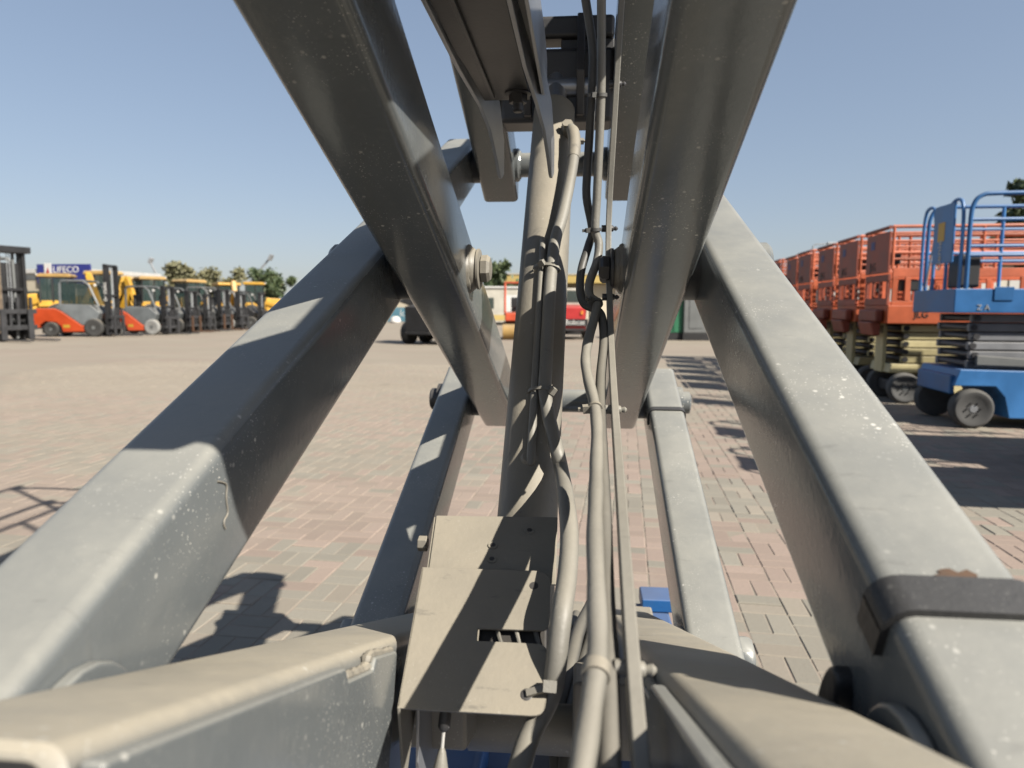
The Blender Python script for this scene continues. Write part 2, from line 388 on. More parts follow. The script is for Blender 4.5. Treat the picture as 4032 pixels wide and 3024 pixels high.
def arm(name, side, inner, level, s0, s1):
    x0, x1 = (WIN_-GAP-WI, WIN_-GAP) if inner else (WIN_, WIN_+WO)
    if side < 0: x0, x1 = -x1, -x0
    h = HI if inner else HO
    d = Vector((0, CT, -ST if inner else ST)); n = Vector((0, ST if inner else -ST, CT)); c = Vector((0, YP, zlev(level)))
    mb = MB(); vs = []; rings = [(s0, .004), (s0+.004, 0)]+[(s0+.004+(s1-s0-.008)*i/6, 0) for i in range(1, 6)]+[(s1-.004, 0), (s1, .004)]
    for s, ins in rings:
        P = rrect(x0+ins, x1-ins, h-ins, .0135)
        vs += [c+d*s+Vector((x, 0, 0))+n*z for x, z in P]
    m_ = len(P); k = len(rings)
    fs = [(i*m_+j, i*m_+(j+1) % m_, (i+1)*m_+(j+1) % m_, (i+1)*m_+j) for i in range(k-1) for j in range(m_)]
    fs += [tuple(range(m_))[::-1], tuple(range((k-1)*m_, k*m_))]
    mb.add(vs, fs, True)
    return sb(name, mb, ARML if inner and level < 0 else ARM), c, d, n, x0, x1, h
EX = .105
arms = {}
for lv in (-1, 0, 1):
    for sd in (-1, 1):
        for inn in (False, True):
            arms[(lv, sd, inn)] = arm('inner_arm' if inn else 'outer_arm', sd, inn, lv, -AH-EX-(.046 if inn and lv < 0 else 0), AH+EX)
# black fills imitating the dark hollow ends of the lower inner arms
for sd in (-1, 1):
    ob, c, d, n, x0, x1, h = arms[(-1, sd, True)]
    p = c-d*(AH+EX+.046+.0015); mb = MB()
    vs = [p+Vector((x, 0, 0))+n*z for x, z in rrect(x0+.006, x1-.006, h-.006, .010)]
    mb.prism(vs, d*.02); sb('hollow_end_fill', mb, BLACKP, ob)
def disc(x0, x1, y, z, prof_r, mat, name, parent=None, n=28):
    mb = MB(); L = x1-x0
    mb.lathe((x0, y, z), (1, 0, 0), [(0, prof_r-.003), (.0015 if L > 0 else -.0015, prof_r), (L-(.0015 if L > 0 else -.0015), prof_r), (L, prof_r-.003)] if L > 0 else
             [(0, prof_r), (L, prof_r)], n)
    return sb(name, mb, mat, parent)
def hexhead(x0, x1, y, z, r, parent, mat=ARM, name='bolt_head'):
    mb = MB(); pts = [Vector((x0, y+r*math.cos(rad(60*i+15)), z+r*math.sin(rad(60*i+15)))) for i in range(6)]
    mb.prism(pts, (x1-x0, 0, 0)); return sb(name, mb, mat, parent, .0015)
# pivots at the crossing of each X: spacer, boss, flange and domed head
for lv in (-1, 0, 1):
    z = zlev(lv)
    for sd in (-1, 1):
        xi = sd*(WIN_-GAP-WI)
        a_in = arms[(lv, sd, True)][0]; a_out = arms[(lv, sd, False)][0]
        mb = MB(); xa, xb = sorted((sd*(WIN_-GAP-.002), sd*(WIN_+.002))); mb.cyl((xa, YP, z), (xb, YP, z), .052, 28); sb('spacer_washer', mb, DARK)
        mb = MB(); mb.lathe((xi+sd*.004, YP, z), (-sd, 0, 0), [(0, .037), (.010, .037), (.014, .034), (.017, .032)], 28); pv = sb('pivot_boss', mb, ARMD, a_in)
        mb = MB(); mb.lathe((xi-sd*.013, YP, z), (-sd, 0, 0), [(0, .031), (.001, .0345), (.0045, .0345), (.006, .032)], 32); mb.lathe((xi-sd*.018, YP, z), (-sd, 0, 0), [(0, .018), (.003, .0235), (.013, .024), (.018, .020), (.020, .010)], 7)
        sb('pivot_pin', mb, ARMD if sd < 0 else DARK, a_in)  # right-hand pins get dark steel to imitate the shade on them
        xo = sd*(WIN_+WO); mb = MB(); mb.lathe((xo-sd*.002, YP, z), (sd, 0, 0), [(0, .043), (.02, .043), (.026, .038), (.028, .02)], 8 if lv < 0 else 24); sb('pivot_cap', mb, ARM, a_out)
        hexhead(xo, xo+sd*.014, YP-.012, z-.058, .012, a_out)
# pin lines where one X joins the next
for lv in (-1, 0):
    z = zlev(lv)+AH*ST
    for sd in (-1, 1):
        for y, up in ((YF, 0), (YN, 0)):
            xa, xb = sorted((sd*(WIN_-GAP-.002), sd*(WIN_+.002))); mb = MB(); mb.cyl((xa, y, z), (xb, y, z), .048, 28); sb('spacer_washer', mb, DARK)
            xo = sd*(WIN_+WO); mb = MB(); mb.lathe((xo-sd*.002, y, z), (sd, 0, 0), [(0, .046), (.016, .046), (.018, .032), (.036, .032), (.040, .027)], 24); sb('pin_head', mb, ARM if sd > 0 else DARK)
            if y > YP:
                xi = sd*(WIN_-GAP-WI); mb = MB(); mb.lathe((xi+sd*.004, y, z), (-sd, 0, 0), [(0, .046), (.012, .046), (.016, .042)], 28); sb('pin_boss', mb, ARM)
    mb = MB(); xx = WIN_-GAP-WI-.008; mb.cyl((-xx, YF, z), (xx, YF, z), .0335, 32); sb('cross_tube', mb, ARM)
def weld_ring(c, r, t, mat, parent, axis=0):
    n = 40; pts = [Vector((c[0], c[1]+r*math.cos(2*math.pi*i/n), c[2]+r*math.sin(2*math.pi*i/n))) for i in range(n+1)]
    sb('weld_bead', MB().tube(pts, [t*random.uniform(.7, 1.3) for _ in pts], 7), mat, parent)
for lv in (-1, 0, 1):
    for sd in (-1, 1): weld_ring((sd*(WIN_-GAP-WI), YP, zlev(lv)), .037, .005, ARMD, arms[(lv, sd, True)][0])
for lv in (-1, 0):
    for sd in (-1, 1): weld_ring((sd*(WIN_-GAP-WI-.012), YF, zlev(lv)+AH*ST), .035, .004, ARM, None)
# lugs on the inner face at the near pins of the big outer arms
for sd in (-1, 1):
    z = zlev(0)-AH*ST; xi = sd*WIN_; mb = MB(); y0 = YN+.035; pts = []
    for i in range(13):
        a = rad(-10+200*i/12); pts.append(Vector((xi, y0+.052*math.cos(a), z+.0+.052*math.sin(a))))
    pts += [Vector((xi, y0-.055, z-.05)), Vector((xi, y0+.052, z-.05))]
    mb.prism(pts, (-sd*.011, 0, 0)); sb('pin_lug', mb, ARM, arms[(0, sd, False)][0], .003)
    if sd > 0:
        pts2 = [p*1 for p in pts]; cc_ = Vector((xi, y0, z)); pts2 = [Vector((xi-sd*.0125, cc_.y+(p.y-cc_.y)*.72-.006, cc_.z+(p.z-cc_.z)*.72)) for p in pts2]
        sb('rusty_lug_face', MB().prism(pts2, (-sd*.001, 0, 0)), RUST, arms[(0, sd, False)][0])

# black rubber strip folded over the right outer arm, and the rubber pad under it
ob, c, d, n, x0, x1, h = arms[(0, 1, False)]
def over_arm(s0, s1, drop, tn, mat, name, parent, arm_, xin=None):
    ob, c, d, n, x0, x1, h = arm_
    prof = [(x0-tn, h-drop), (x0-tn, h-.012)]
    for i in range(6):
        a = rad(180-90*i/5); prof.append((x0+.0135+(.0135+tn)*math.cos(a), h-.0135+(.0135+tn)*math.sin(a)))
    for i in range(6):
        a = rad(90-90*i/5); prof.append((x1-.0135+(.0135+tn)*math.cos(a), h-.0135+(.0135+tn)*math.sin(a)))
    prof += [(x1+tn, h-drop)]
    inn = [(x0, h-drop), (x0, h-.0135)]
    for i in range(6):
        a = rad(180-90*i/5); inn.append((x0+.0135+.0134*math.cos(a), h-.0135+.0134*math.sin(a)))
    for i in range(6):
        a = rad(90-90*i/5); inn.append((x1-.0135+.0134*math.cos(a), h-.0135+.0134*math.sin(a)))
    inn += [(x1, h-drop)]
    mb = MB(); k = len(prof); vs = []
    for pr in (prof, inn):
        for s in (s0, s1):
            vs += [c+d*s+Vector((x, 0, 0))+n*z for x, z in pr]
    fs = []
    for i in range(k-1):
        fs += [(i, i+1, k+i+1, k+i), (2*k+i, 3*k+i, 3*k+i+1, 2*k+i+1), (i, 2*k+i, 2*k+i+1, i+1), (k+i, k+i+1, 3*k+i+1, 3*k+i)]
    fs += [(0, k, 3*k, 2*k), (k-1, 3*k-1, 4*k-1, 2*k-1)]
    mb.add(vs, fs, True); return sb(name, mb, mat, parent, .0012)
sa = (onx(3425, 2330, WIN_).y-YP)/CT
over_arm(sa-.015, sa+.015, .034, .0055, RUBB, 'rubber_wrap', ob, arms[(0, 1, False)])
pd = onx(3312, 2750, WIN_)
mb = MB(); pts = []
for i in range(20):
    a = 2*math.pi*i/20; pts.append(Vector((WIN_+.004, pd.y, pd.z-.008))+d*(.016*math.cos(a))+n*(.040*math.sin(a)))
mb.prism(pts, (-.016, 0, 0)); sb('rubber_pad', mb, RUBB, ob, .004)
# chipped rusty spot in front of the wrap
mb = MB(); p = c+d*(sa+.021)+n*(h+.0008)+Vector((x0+.052, 0, 0)); pts = []
for i in range(18):
    a = 2*math.pi*i/18; r = random.uniform(.55, 1.25); pts.append(p+Vector((.013*r*math.cos(a), 0, 0))+d*(.006*r*math.sin(a)))
mb.prism(pts, n*-.0015); sb('rust_patch', mb, RUST, ob)
# black band round the lower right outer arm
ob2, c2, d2, n2, *_ = arms[(-1, 1, False)]
sc_ = min((k/400 for k in range(0, 420)), key=lambda k: abs(pix(c2+d2*k+n2*HO+Vector((WIN_+WO/2, 0, 0)))[1]-1612))
over_arm(sc_-.008, sc_+.008, .045, .004, RUBB, 'black_band', ob2, arms[(-1, 1, False)])
# dried thread of paint on the left arm
ob3, c3, d3, n3, *_ = arms[(0, -1, False)]
pth = [onx(u, v, -WIN_+.001) for u, v in ((858,1895),(880,1900),(893,1912),(891,1960),(897,2010),(894,2030),(885,2045),(882,2065),(888,2082))]
sb('dried_paint_thread', MB().tube(curve(pth, 3), .0008, 6), ARMD, ob3)
# weld ridges and gussets on the lower inner arms
for sd in (-1, 1):
    ob, c, d, n, x0, x1, h = arms[(-1, sd, True)]
    xi = sd*(WIN_-GAP-WI); e = -AH-EX-.040
    yend = onx(1508, 2682, -.127).y; s_end = (yend-YP)/CT
    pts = [c+d*e+n*(h-.006), c+d*(s_end-.165)+n*(h-.006), c+d*(s_end-.155)+n*(h-.017), c+d*(s_end-.085)+n*(h-.017), c+d*(s_end-.078)+n*(h-.007), c+d*s_end+n*(h-.009), c+d*(s_end+.005)+n*(-h-.02), c+d*(s_end-.06)+n*(-h-.07), c+d*e+n*(-h-.02)]
    pts = [Vector((xi, p.y, p.z)) for p in pts]
    gs = sb('gusset_plate', MB().prism(pts, (-sd*.012, 0, 0)), ARM, ob, .003)
    wp = [Vector((xi-sd*.004, p.y, p.z)) for p in (pts[2]+Vector((0, 0, .002)), (pts[2]+pts[3])/2+Vector((0, 0, .001)), pts[3]+Vector((0, 0, .002)), pts[4]+Vector((0, 0, .001)), (pts[4]+pts[5])/2, pts[5])]
    ww = curve(wp, 8); sb('weld_bead', MB().tube(ww, [.0045*random.uniform(.7, 1.25) for _ in ww], 8), ARMD, ob)
    # cylinder mount ear reaching in from each arm
    y0 = .74; zt = zlev(-1)-(y0-YP)*ST/CT
    pts = [Vector((xi, y0, zt+.02)), Vector((xi, y0+.17, zt-.045)), Vector((xi, y0+.16, zt-.13)), Vector((xi, y0, zt-.07))]
    sb('mount_ear', MB().prism(pts, (-sd*.07, 0, 0)), ARMD, ob, .006, 3)
mb = MB(); mb.cyl((-.07, .84, zlev(-1)-(.84-YP)*ST/CT-.06), (.07, .84, zlev(-1)-(.84-YP)*ST/CT-.06), .03, 24); sb('cylinder_pin', mb, ARMD)

# lift cylinder
P0 = at(2184, 425, 1.66); P1 = at(2086, 1900, 1.08); CD = (P1-P0).normalized(); CR = .0455
PB = P1+CD*.36
mb = MB(); side = CD.cross(Vector((1, 0, 0))).normalized()
mb.lathe(P0, CD, [(-.002, .028), (.004, .038), (.016, CR), ((PB-P0).length-.006, CR), ((PB-P0).length, CR-.006)], 40)
BAR = sb('lift_cylinder', mb, ARMD)
FN = Vector((1, 0, 0)).cross(CD).normalized()       # across the barrel, towards the lens
if FN.y > 0: FN = -FN
mb = MB(); mb.cyl(P0-CD*.10, P0+CD*.01, .026, 24); sb('cylinder_rod', mb, GALV, BAR)
mb = MB(); mb.lathe(PB, CD, [(-.03, CR), (-.028, CR+.006), (.004, CR+.006), (.008, CR)], 32); sb('gland_ring', mb, ARMD, BAR)
def on_barrel(u, v, lift):
    """photo pixel to a point lift metres off the front of the barrel"""
    p0 = P0+FN*(CR+lift); return onplane(u, v, p0, FN)
pipe = [on_barrel(2139, 945, .004), on_barrel(2122, 1250, .004), on_barrel(2108, 1500, .004), on_barrel(2090, 1800, .003), on_barrel(2087, 1812, -.02)]
mb = MB(); mb.tube(curve(pipe, 5), .0068, 14); PIPE = sb('steel_pipe', mb, HOSE, BAR)
mb = MB(); q = on_barrel(2084, 1815, -.012); mb.lathe(q, FN, [(0, .014), (.012, .013), (.016, .009)], 18); sb('pipe_boss', mb, ARMD, BAR)
hp = [(2232,515,-.02),(2245,505,.002),(2258,525,.012),(2262,580,.014),(2250,680,.014),(2215,850,.014),(2186,950,.013),(2168,1100,.011),(2156,1300,.011),(2150,1440,.011),(2146,1540,.011),(2165,1660,.012),(2195,1780,.014),(2212,1860,.016)]
hpts = [on_barrel(u, v, l) for u, v, l in hp]
hpts += [at(2232, 1990, .86), at(2242, 2120, .79), at(2234, 2260, .74), at(2216, 2390, .70), at(2199, 2520, .682), at(2188, 2630, .672), at(2170, 2725, .666), at(2138, 2800, .658), at(2104, 2862, .646), at(2074, 2930, .63), at(2046, 3024, .60), at(2020, 3130, .57)]
HC = curve(hpts, 6)
MAINH = sb('hydraulic_hose', MB().tube(HC, .0108, 18), HOSE, BAR)
mb = MB(); q = on_barrel(2235, 505, 0); mb.lathe(q, FN, [(-.02, .014), (.004, .014), (.006, .012), (.014, .012)], 6); sb('hose_fitting', mb, ARMD, BAR)
sb('hose_ferrule', MB().tube(HC[10:22], [.0122, .0128]+[.0128]*9+[.0118], 18), ARMD, BAR)
def band(path_pts, i, r, mat, name, parent, wd=.005, head=None):
    t = (path_pts[i+1]-path_pts[i-1]).normalized(); p = path_pts[i]; mb = MB()
    mb.lathe(p-t*wd/2, t, [(0, r), (0, r+.0018), (wd, r+.0018), (wd, r)], 20)
    if head is not None:
        hd = Vector(head).normalized(); hd = (hd-t*hd.dot(t)).normalized(); s = t.cross(hd); q = p+hd*(r+.004)
        M = Matrix(((s.x, t.x, hd.x, q.x), (s.y, t.y, hd.y, q.y), (s.z, t.z, hd.z, q.z), (0, 0, 0, 1)))
        mb.box((-.005, -.004, -.004), (.005, .004, .004), M); mb.box((-.002, -.0025, .003), (.002, .0025, .010), M)
    return sb(name, mb, mat, parent)
def nearest(P, q): return min(range(1, len(P)-1), key=lambda i: (P[i]-q).length)
band(HC, nearest(HC, on_barrel(2262, 560, .014)), .0108, HOSE, 'hose_clamp', BAR, .006, (1, 0, 0))
# ties round pipe and hose together
for u1, u2, v, hd in ((2126, 2178, 1060, -1), (2108, 2148, 1545, 1)):
    a = on_barrel(u1, v, .004); b = on_barrel(u2, v, .011); mid = (a+b)/2; rx = (b-a).length/2+.013; mb = MB(); loop = []
    for i in range(25):
        t = 2*math.pi*i/24; loop.append(mid+(b-a).normalized()*rx*math.cos(t)+FN*(.0135*math.sin(t)))
    vs = []
    for p in loop:
        o = (p-mid).normalized(); vs += [p+CD*.0028, p-CD*.0028, p-CD*.0028+o*.0016, p+CD*.0028+o*.0016]
    fs = []
    for i in range(24):
        for j in range(4): fs.append((i*4+j, i*4+(j+1) % 4, i*4+4+(j+1) % 4, i*4+4+j))
    mb.add(vs, fs, True)
    q = mid+(b-a).normalized()*(rx*.93 if hd > 0 else -rx*.35)+FN*(.006 if hd > 0 else .0145)
    M = Matrix.Translation(q) @ Euler((.3, .5*hd, .5*hd)).to_matrix().to_4x4(); mb.box((-.005, -.005, -.0055), (.006, .005, .0055), M)
    sb('cable_tie', mb, HOSE, BAR)
# cross beam and clevis the cylinder pushes against
xx = WIN_-GAP-WI+.002; yb = 1.70
zb = at(2300, 477, yb).z; zt = at(2300, 40, yb).z
CB = sb('cross_beam', MB().box((-xx, yb, zb), (xx, yb+.10, zb+.165)), DARK, None, .012, 3)  # grey beam and clevis given dark paint to imitate deep shade
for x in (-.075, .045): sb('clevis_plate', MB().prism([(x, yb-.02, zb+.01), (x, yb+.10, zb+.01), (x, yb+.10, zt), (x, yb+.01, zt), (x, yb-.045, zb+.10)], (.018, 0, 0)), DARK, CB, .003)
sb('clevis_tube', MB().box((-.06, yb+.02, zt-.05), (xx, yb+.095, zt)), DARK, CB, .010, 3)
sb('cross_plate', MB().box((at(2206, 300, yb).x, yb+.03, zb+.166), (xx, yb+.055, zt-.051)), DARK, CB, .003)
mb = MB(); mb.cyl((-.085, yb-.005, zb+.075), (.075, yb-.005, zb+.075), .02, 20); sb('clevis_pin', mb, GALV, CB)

# galvanised channel with two prongs hanging over the cylinder
def zat(v, Y): return at(2000, v, Y).z
yw0, yw1 = .35, 1.20
xl = at(1876, 391, 1.2).x; xr = at(2098, 430, 1.2).x
web_z = zat(395, 1.2)
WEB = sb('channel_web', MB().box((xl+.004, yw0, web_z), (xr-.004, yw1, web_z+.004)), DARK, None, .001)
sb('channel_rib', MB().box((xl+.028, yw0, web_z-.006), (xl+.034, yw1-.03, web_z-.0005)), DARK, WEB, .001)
for xa, uu in ((xl, 0), (xr, 1)):
    prof = [(yw0, web_z-.004), (1.02, web_z-.006), (1.20, web_z-.012), (1.255, web_z-.035), (1.30, web_z-.075), (1.322, web_z-.098), (1.333, web_z-.102), (1.350, web_z-.090), (1.350, web_z-.03), (1.315, web_z+.03), (yw0, web_z+.045)]
    fl = sb('channel_flange', MB().prism([Vector((xa-.003+max(0, y-1.14)*.13, y, z)) for y, z in prof], (.006, 0, 0)), GALV, WEB, .0012)
prof = [(yw0, web_z-.002), (1.16, web_z-.004), (1.21, web_z+.01), (1.24, web_z+.04), (1.235, web_z+.075), (1.15, web_z+.09), (yw0, web_z+.08)]
sb('side_plate', MB().prism([Vector((xr+.016, y, z)) for y, z in prof], (.005, 0, 0)), GALV, WEB, .0012)
sb('side_plate_spacer', MB().box((xr+.003, .6, web_z+.01), (xr+.016, 1.12, web_z+.03)), DARK, WEB)
q = at(2040, 350, 1.16); mb = MB()
mb.lathe((q.x, q.y, web_z), (0, 0, -1), [(0, .021), (.0025, .021), (.003, .019)], 24)
mb.prism([Vector((q.x+.0145*math.cos(rad(60*i)), q.y+.0145*math.sin(rad(60*i)), web_z-.003)) for i in range(6)], (0, 0, -.013))
mb.lathe((q.x, q.y, web_z-.016), (0, 0, -1), [(0, .0085), (.004, .0078), (.006, .0085), (.009, .0078), (.012, .0085), (.014, .006)], 16)
sb('flange_bolt', mb, DARK, WEB)

# hanging bar with the cable and hose run beside it
TB = [(-300, 1.17), (0, 1.2), (600, 1.24), (1000, 1.25), (1200, 1.19), (1500, 1.0), (1757, .81), (2000, .665), (2400, .505), (2700, .435), (3024, .38), (3250, .35)]
def yb_(v):
    for (a, ya), (b, yb2) in zip(TB, TB[1:]):
        if v <= b: return ya+(yb2-ya)*(v-a)/(b-a)
    return TB[-1][1]
def run(pts, dy=0.0, k=6): return curve([at(u, v, yb_(v)+dy) for u, v in pts], k)
def sweep_rect(path, wx, wd):
    mb = MB(); vs = []; k = len(path)
    for i, p in enumerate(path):
        t = (path[min(i+1, k-1)]-path[max(i-1, 0)]).normalized(); x = Vector((1, 0, 0)); x = (x-t*x.dot(t)).normalized(); q = t.cross(x)
        vs += [p-x*wx/2-q*wd/2, p+x*wx/2-q*wd/2, p+x*wx/2+q*wd/2, p-x*wx/2+q*wd/2]
    fs = [(0,1,2,3), tuple(range(4*k-4, 4*k))]
    for i in range(k-1):
        for j in range(4): fs.append((i*4+j, i*4+(j+1) % 4, i*4+4+(j+1) % 4, i*4+4+j))
    return mb.add(vs, fs)
bp_ = run([(2455,-150),(2447,0),(2420,450),(2396,900),(2402,1250),(2415,1533),(2440,1900),(2474,2400),(2496,2700),(2522,3024),(2536,3180)], .012, 4)
BARO = sb('hanging_bar', sweep_rect(bp_, .0095, .022), HOSE, None, .0015)
mb = MB(); q = at(2560, 2860, .60)
sb('bar_clip', MB().box((q.x-.006, q.y-.012, q.z-.055), (q.x+.012, q.y+.012, q.z+.028)), ARM, BARO, .003)
q = at(2590, 2935, .59); sb('clip_nut', MB().box((q.x-.008, q.y-.012, q.z-.04), (q.x+.008, q.y+.012, q.z+.018)), ARM, BARO, .003)
H1 = run([(2290,-120),(2306,0),(2333,180),(2333,320),(2322,520),(2312,680),(2310,780),(2332,905),(2318,965),(2290,1060),(2284,1140),(2300,1195),(2338,1216),(2368,1245),(2378,1340),(2366,1480),(2364,1600),(2370,1800),(2378,2000),(2384,2300),(2395,2600),(2400,3050)], .012)
H2 = run([(2366,-120),(2368,0),(2368,260),(2366,400),(2358,600),(2350,780),(2344,905),(2358,960),(2350,1030),(2322,1110),(2322,1165),(2350,1195),(2338,1260),(2316,1340),(2306,1410),(2313,1480),(2340,1590),(2351,1700),(2348,1850),(2346,1950),(2342,2103),(2349,2374),(2352,2578),(2328,2781),(2292,3024),(2270,3150)], -.004)
sb('rubber_hose', MB().tube(H1, .0072, 16), HOSED)
nsplit = nearest(H2, at(2330, 1300, yb_(1300)))
HB = sb('cable_hose', MB().tube(H2, [.0073 if i < nsplit else .0075+.0003*math.sin(i*.9) for i in range(len(H2))], 18), HOSE)
for v, u, hd, mt in ((372, 2366, (-1, -.3, 0), HOSED), (905, 2345, (-1, -.2, .1), HOSED), (1195, 2350, (-.9, -.5, .4), HOSED), (1605, 2342, (-1, -.4, -.2), ARMD), (2650, 2345, None, ARMD)):
    band(H2, nearest(H2, at(u, v, yb_(v)-.004)), .0084 if v < 1500 else .0078, mt, 'cable_tie', HB, .0055 if v < 2000 else .010, hd)
    p = at(2400 if v < 1300 else (2412 if v < 1700 else 2488), v, yb_(v)+.012); mb = MB()
    if v > 2000: p = at(2492, v, yb_(v)+.012)
    bx = min(bp_, key=lambda q: (q-p).length)
    mb.cyl(bx+Vector((-.012, 0, 0)), bx+Vector((-.003, 0, 0)), .006, 12); mb.lathe(bx+Vector((.004, 0, 0)), (1, 0, 0), [(0, .006), (.004, .005), (.005, .003), (.009, .0042), (.012, .0015)], 12)
    sb('push_mount', mb, DARK if v < 1500 else HOSE, BARO)
# second hoses, blackened to imitate their shade, and wiring low in the stack
for k, (pp, r, mt) in enumerate((
    ([(2330,2380,1.25),(2280,2480,1.12),(2250,2600,1.02),(2215,2740,.95),(2190,2880,.9),(2200,3060,.85)], .011, HOSED),
    ([(2360,2400,1.22),(2330,2520,1.1),(2290,2650,1.0),(2260,2800,.92),(2240,2950,.86),(2235,3080,.82)], .012, HOSED),
    ([(2270,2420,1.3),(2240,2530,1.18),(2230,2650,1.1),(2270,2760,1.0),(2300,2850,.95),(2240,2990,.9),(2215,3080,.86)], .009, HOSED),
    ([(2200,2560,1.15),(2230,2700,1.05),(2290,2830,.95),(2330,3060,.84)], .010, HOSED))):
    sb('hydraulic_hose', MB().tube(curve([at(*p) for p in pp], 6), r, 14), mt)
q = at(2215, 2770, .98); VB = sb('valve_block', MB().box((q.x-.035, q.y-.02, q.z-.05), (q.x+.03, q.y+.04, q.z)), DARK, None, .003)  # block made black to imitate the dark interior among the hoses
sb('valve_cap', MB().box((q.x-.03, q.y-.01, q.z), (q.x+.025, q.y+.03, q.z+.012)), STACKG, VB, .002)

q = at(2262, 2700, 1.18); sb('dark_void_fill', MB().box((q.x-.075, q.y-.10, q.z-.20), (q.x+.075, q.y+.16, q.z-.03)), DARK, None, .006)  # dark box added to stand in for the black void behind the hoses
for k in range(5): sb('wiring', MB().tube(curve([at(2225+22*k, 2450+15*(k % 2), 1.16), at(2240+14*k, 2560, 1.08), at(2215+24*k, 2690+20*(k % 3), 1.03), at(2230+20*k, 2830, .97), at(2220+22*k, 3040, .9)], 5), .0035+.001*(k % 2), 8), HOSED)
# folded steel cover plates at the cylinder foot
ta, tb_ = at(1661, 2232, .775), at(1563, 2788, .635)
PN = Vector((1, 0, 0)).cross(tb_-ta).normalized()
if PN.z < 0: PN = -PN
def rounded(pts, k=5):
    """pts: (u, v, radius px)"""
    o = []; n = len(pts)
    for i, (u, v, r) in enumerate(pts):
        if not r: o.append((u, v)); continue
        a = Vector(pts[i-1][:2]); b = Vector((u, v)); c = Vector(pts[(i+1) % n][:2]); p = b+(a-b).normalized()*r; q = b+(c-b).normalized()*r
        for j in range(k+1):
            t = j/k; o.append(tuple(p*(1-t)**2+b*2*t*(1-t)+q*t*t))
    return o
outl = rounded([(1661,2232,0),(2170,2248,62),(2164,2484,42),(1881,2474,0),(1878,2522,0),(2156,2535,42),(2150,2822,62),(1563,2788,0)])
PL = sb('cover_plate', MB().prism([onplane(u, v, ta, PN) for u, v in outl], PN*-.003), ARMD, None, .0008)
A, B = onplane(1661, 2232, ta, PN), onplane(1563, 2788, ta, PN)
sb('plate_flange', MB().prism([A, B, B+Vector((.004, 0, -.085)), A+Vector((.004, 0, -.06))], (.003, 0, 0)), ARMD, PL, .0008)
def plate_disc(u, v, r, mat, name, parent, pn, p0, t0=.0004, t1=.0016, n=20):
    p = onplane(u, v, p0, pn); return sb(name, MB().lathe(p+pn*t0, pn, [(0, r), (t1-t0, r*.92)], n), mat, parent)
q = onplane(2010, 2500, ta, PN)-PN*.012; e2_ = (tb_-ta).normalized()
sb('slot_dark_fill', MB().prism([q+Vector((-.035, 0, 0))-e2_*.018, q+Vector((.038, 0, 0))-e2_*.018, q+Vector((.038, 0, 0))+e2_*.02, q+Vector((-.035, 0, 0))+e2_*.02], PN*-.03), BLACKP, PL, .003)  # black box added below the slot to imitate its dark interior
for k_ in range(3): sb('slot_cable', MB().tube(curve([q+Vector((-.02+.02*k_, 0, 0))-e2_*.03+PN*.003, q+Vector((-.012+.02*k_, 0, 0))+PN*.005, q+Vector((.0+.018*k_, 0, 0))+e2_*.03+PN*.001], 5), .0025, 8), HOSED if k_ != 1 else HOSE, PL)
plate_disc(2102, 2306, .0052, DARK, 'hole', PL, PN, ta, -.002, .0004)
ua, ub = at(1718, 2029, .872), at(1681, 2236, .79)
UN = Vector((1, 0, 0)).cross(ub-ua).normalized()
if UN.z < 0: UN = -UN
UP = sb('upper_plate', MB().prism([onplane(u, v, ua, UN) for u, v in ((1718,2029),(2196,2036),(2189,2300),(1681,2290))], UN*-.003), ARMD, None, .0008)
for u, v in ((1941, 2149), (1937, 2204), (2085, 2091)):
    s_ = plate_disc(u, v, .0062, ARMD, 'screw', UP, UN, ua); p = onplane(u, v, ua, UN); pts = []
    e1 = Vector((1, 0, 0)); e2 = UN.cross(e1)
    for i in range(6): pts.append(p+UN*.0018+(e1*math.cos(rad(60*i))+e2*math.sin(rad(60*i)))*.0034)
    sb('screw_socket', MB().prism(pts, UN*.0003), DARK, s_)
A, B = onplane(1718, 2029, ua, UN), onplane(1681, 2290, ua, UN)
sb('plate_flange', MB().prism([A+Vector((-.003, 0, -.002)), B+Vector((-.003, 0, -.002)), B+Vector((0, 0, -.06)), A+Vector((0, 0, -.06))], (.003, 0, 0)), ARMD, UP, .0008)
q = onplane(1690, 2080, ua, UN); hexhead(q.x-.014, q.x-.002, q.y, q.z-.02, .010, UP, ARMD)
# tie through the plate corner
p = onplane(2074, 2735, ta, PN); q = onplane(2165, 2722, ta, PN)+PN*.008
mb = MB(); mb.bar(p+PN*.002, q, .007, .004, PN); M = Matrix.Translation(q) @ Euler((-.5, .1, .1)).to_matrix().to_4x4(); mb.box((-.007, -.007, -.005), (.006, .006, .006), M)
sb('cable_tie', mb, HOSE, PL)
sb('hole', MB().lathe(p+PN*.0003, PN, [(0, .0062), (.0003, .0055)], 18), DARK, PL)
# pull cord hanging below the plate
a, b, c_, d_ = at(1756, 2790, .66), at(1748, 2862, .655), at(1740, 2960, .65), at(1732, 3060, .645)
PC = sb('cord_boot', MB().lathe(a, (b-a), [(0, .0058), (.008, .0062), (.017, .0062), (.021, .003)], 14), RUBB)
sb('cord_wire', MB().tube([b-(b-a)*.1, c_], .0017, 8), WHT, PC); sb('cord_plug', MB().lathe(c_, d_-c_, [(-.004, .002), (0, .004), (.02, .0085), (.04, .0085)], 14), HOSE, PC)
# steel sheets folded round the cylinder foot
for u0, u1, dp in ((1500, 1620, .74), (1640, 1705, .68)):
    p, q = at(u0, 2760, dp), at(u1, 3000, dp-.06)
    sb('side_sheet', MB().prism([p, p+Vector((0, .10, -.02)), p+Vector((0, .10, -.20)), p+Vector((0, -.02, -.20))], (.003, 0, 0)), GALV, None, .0006)

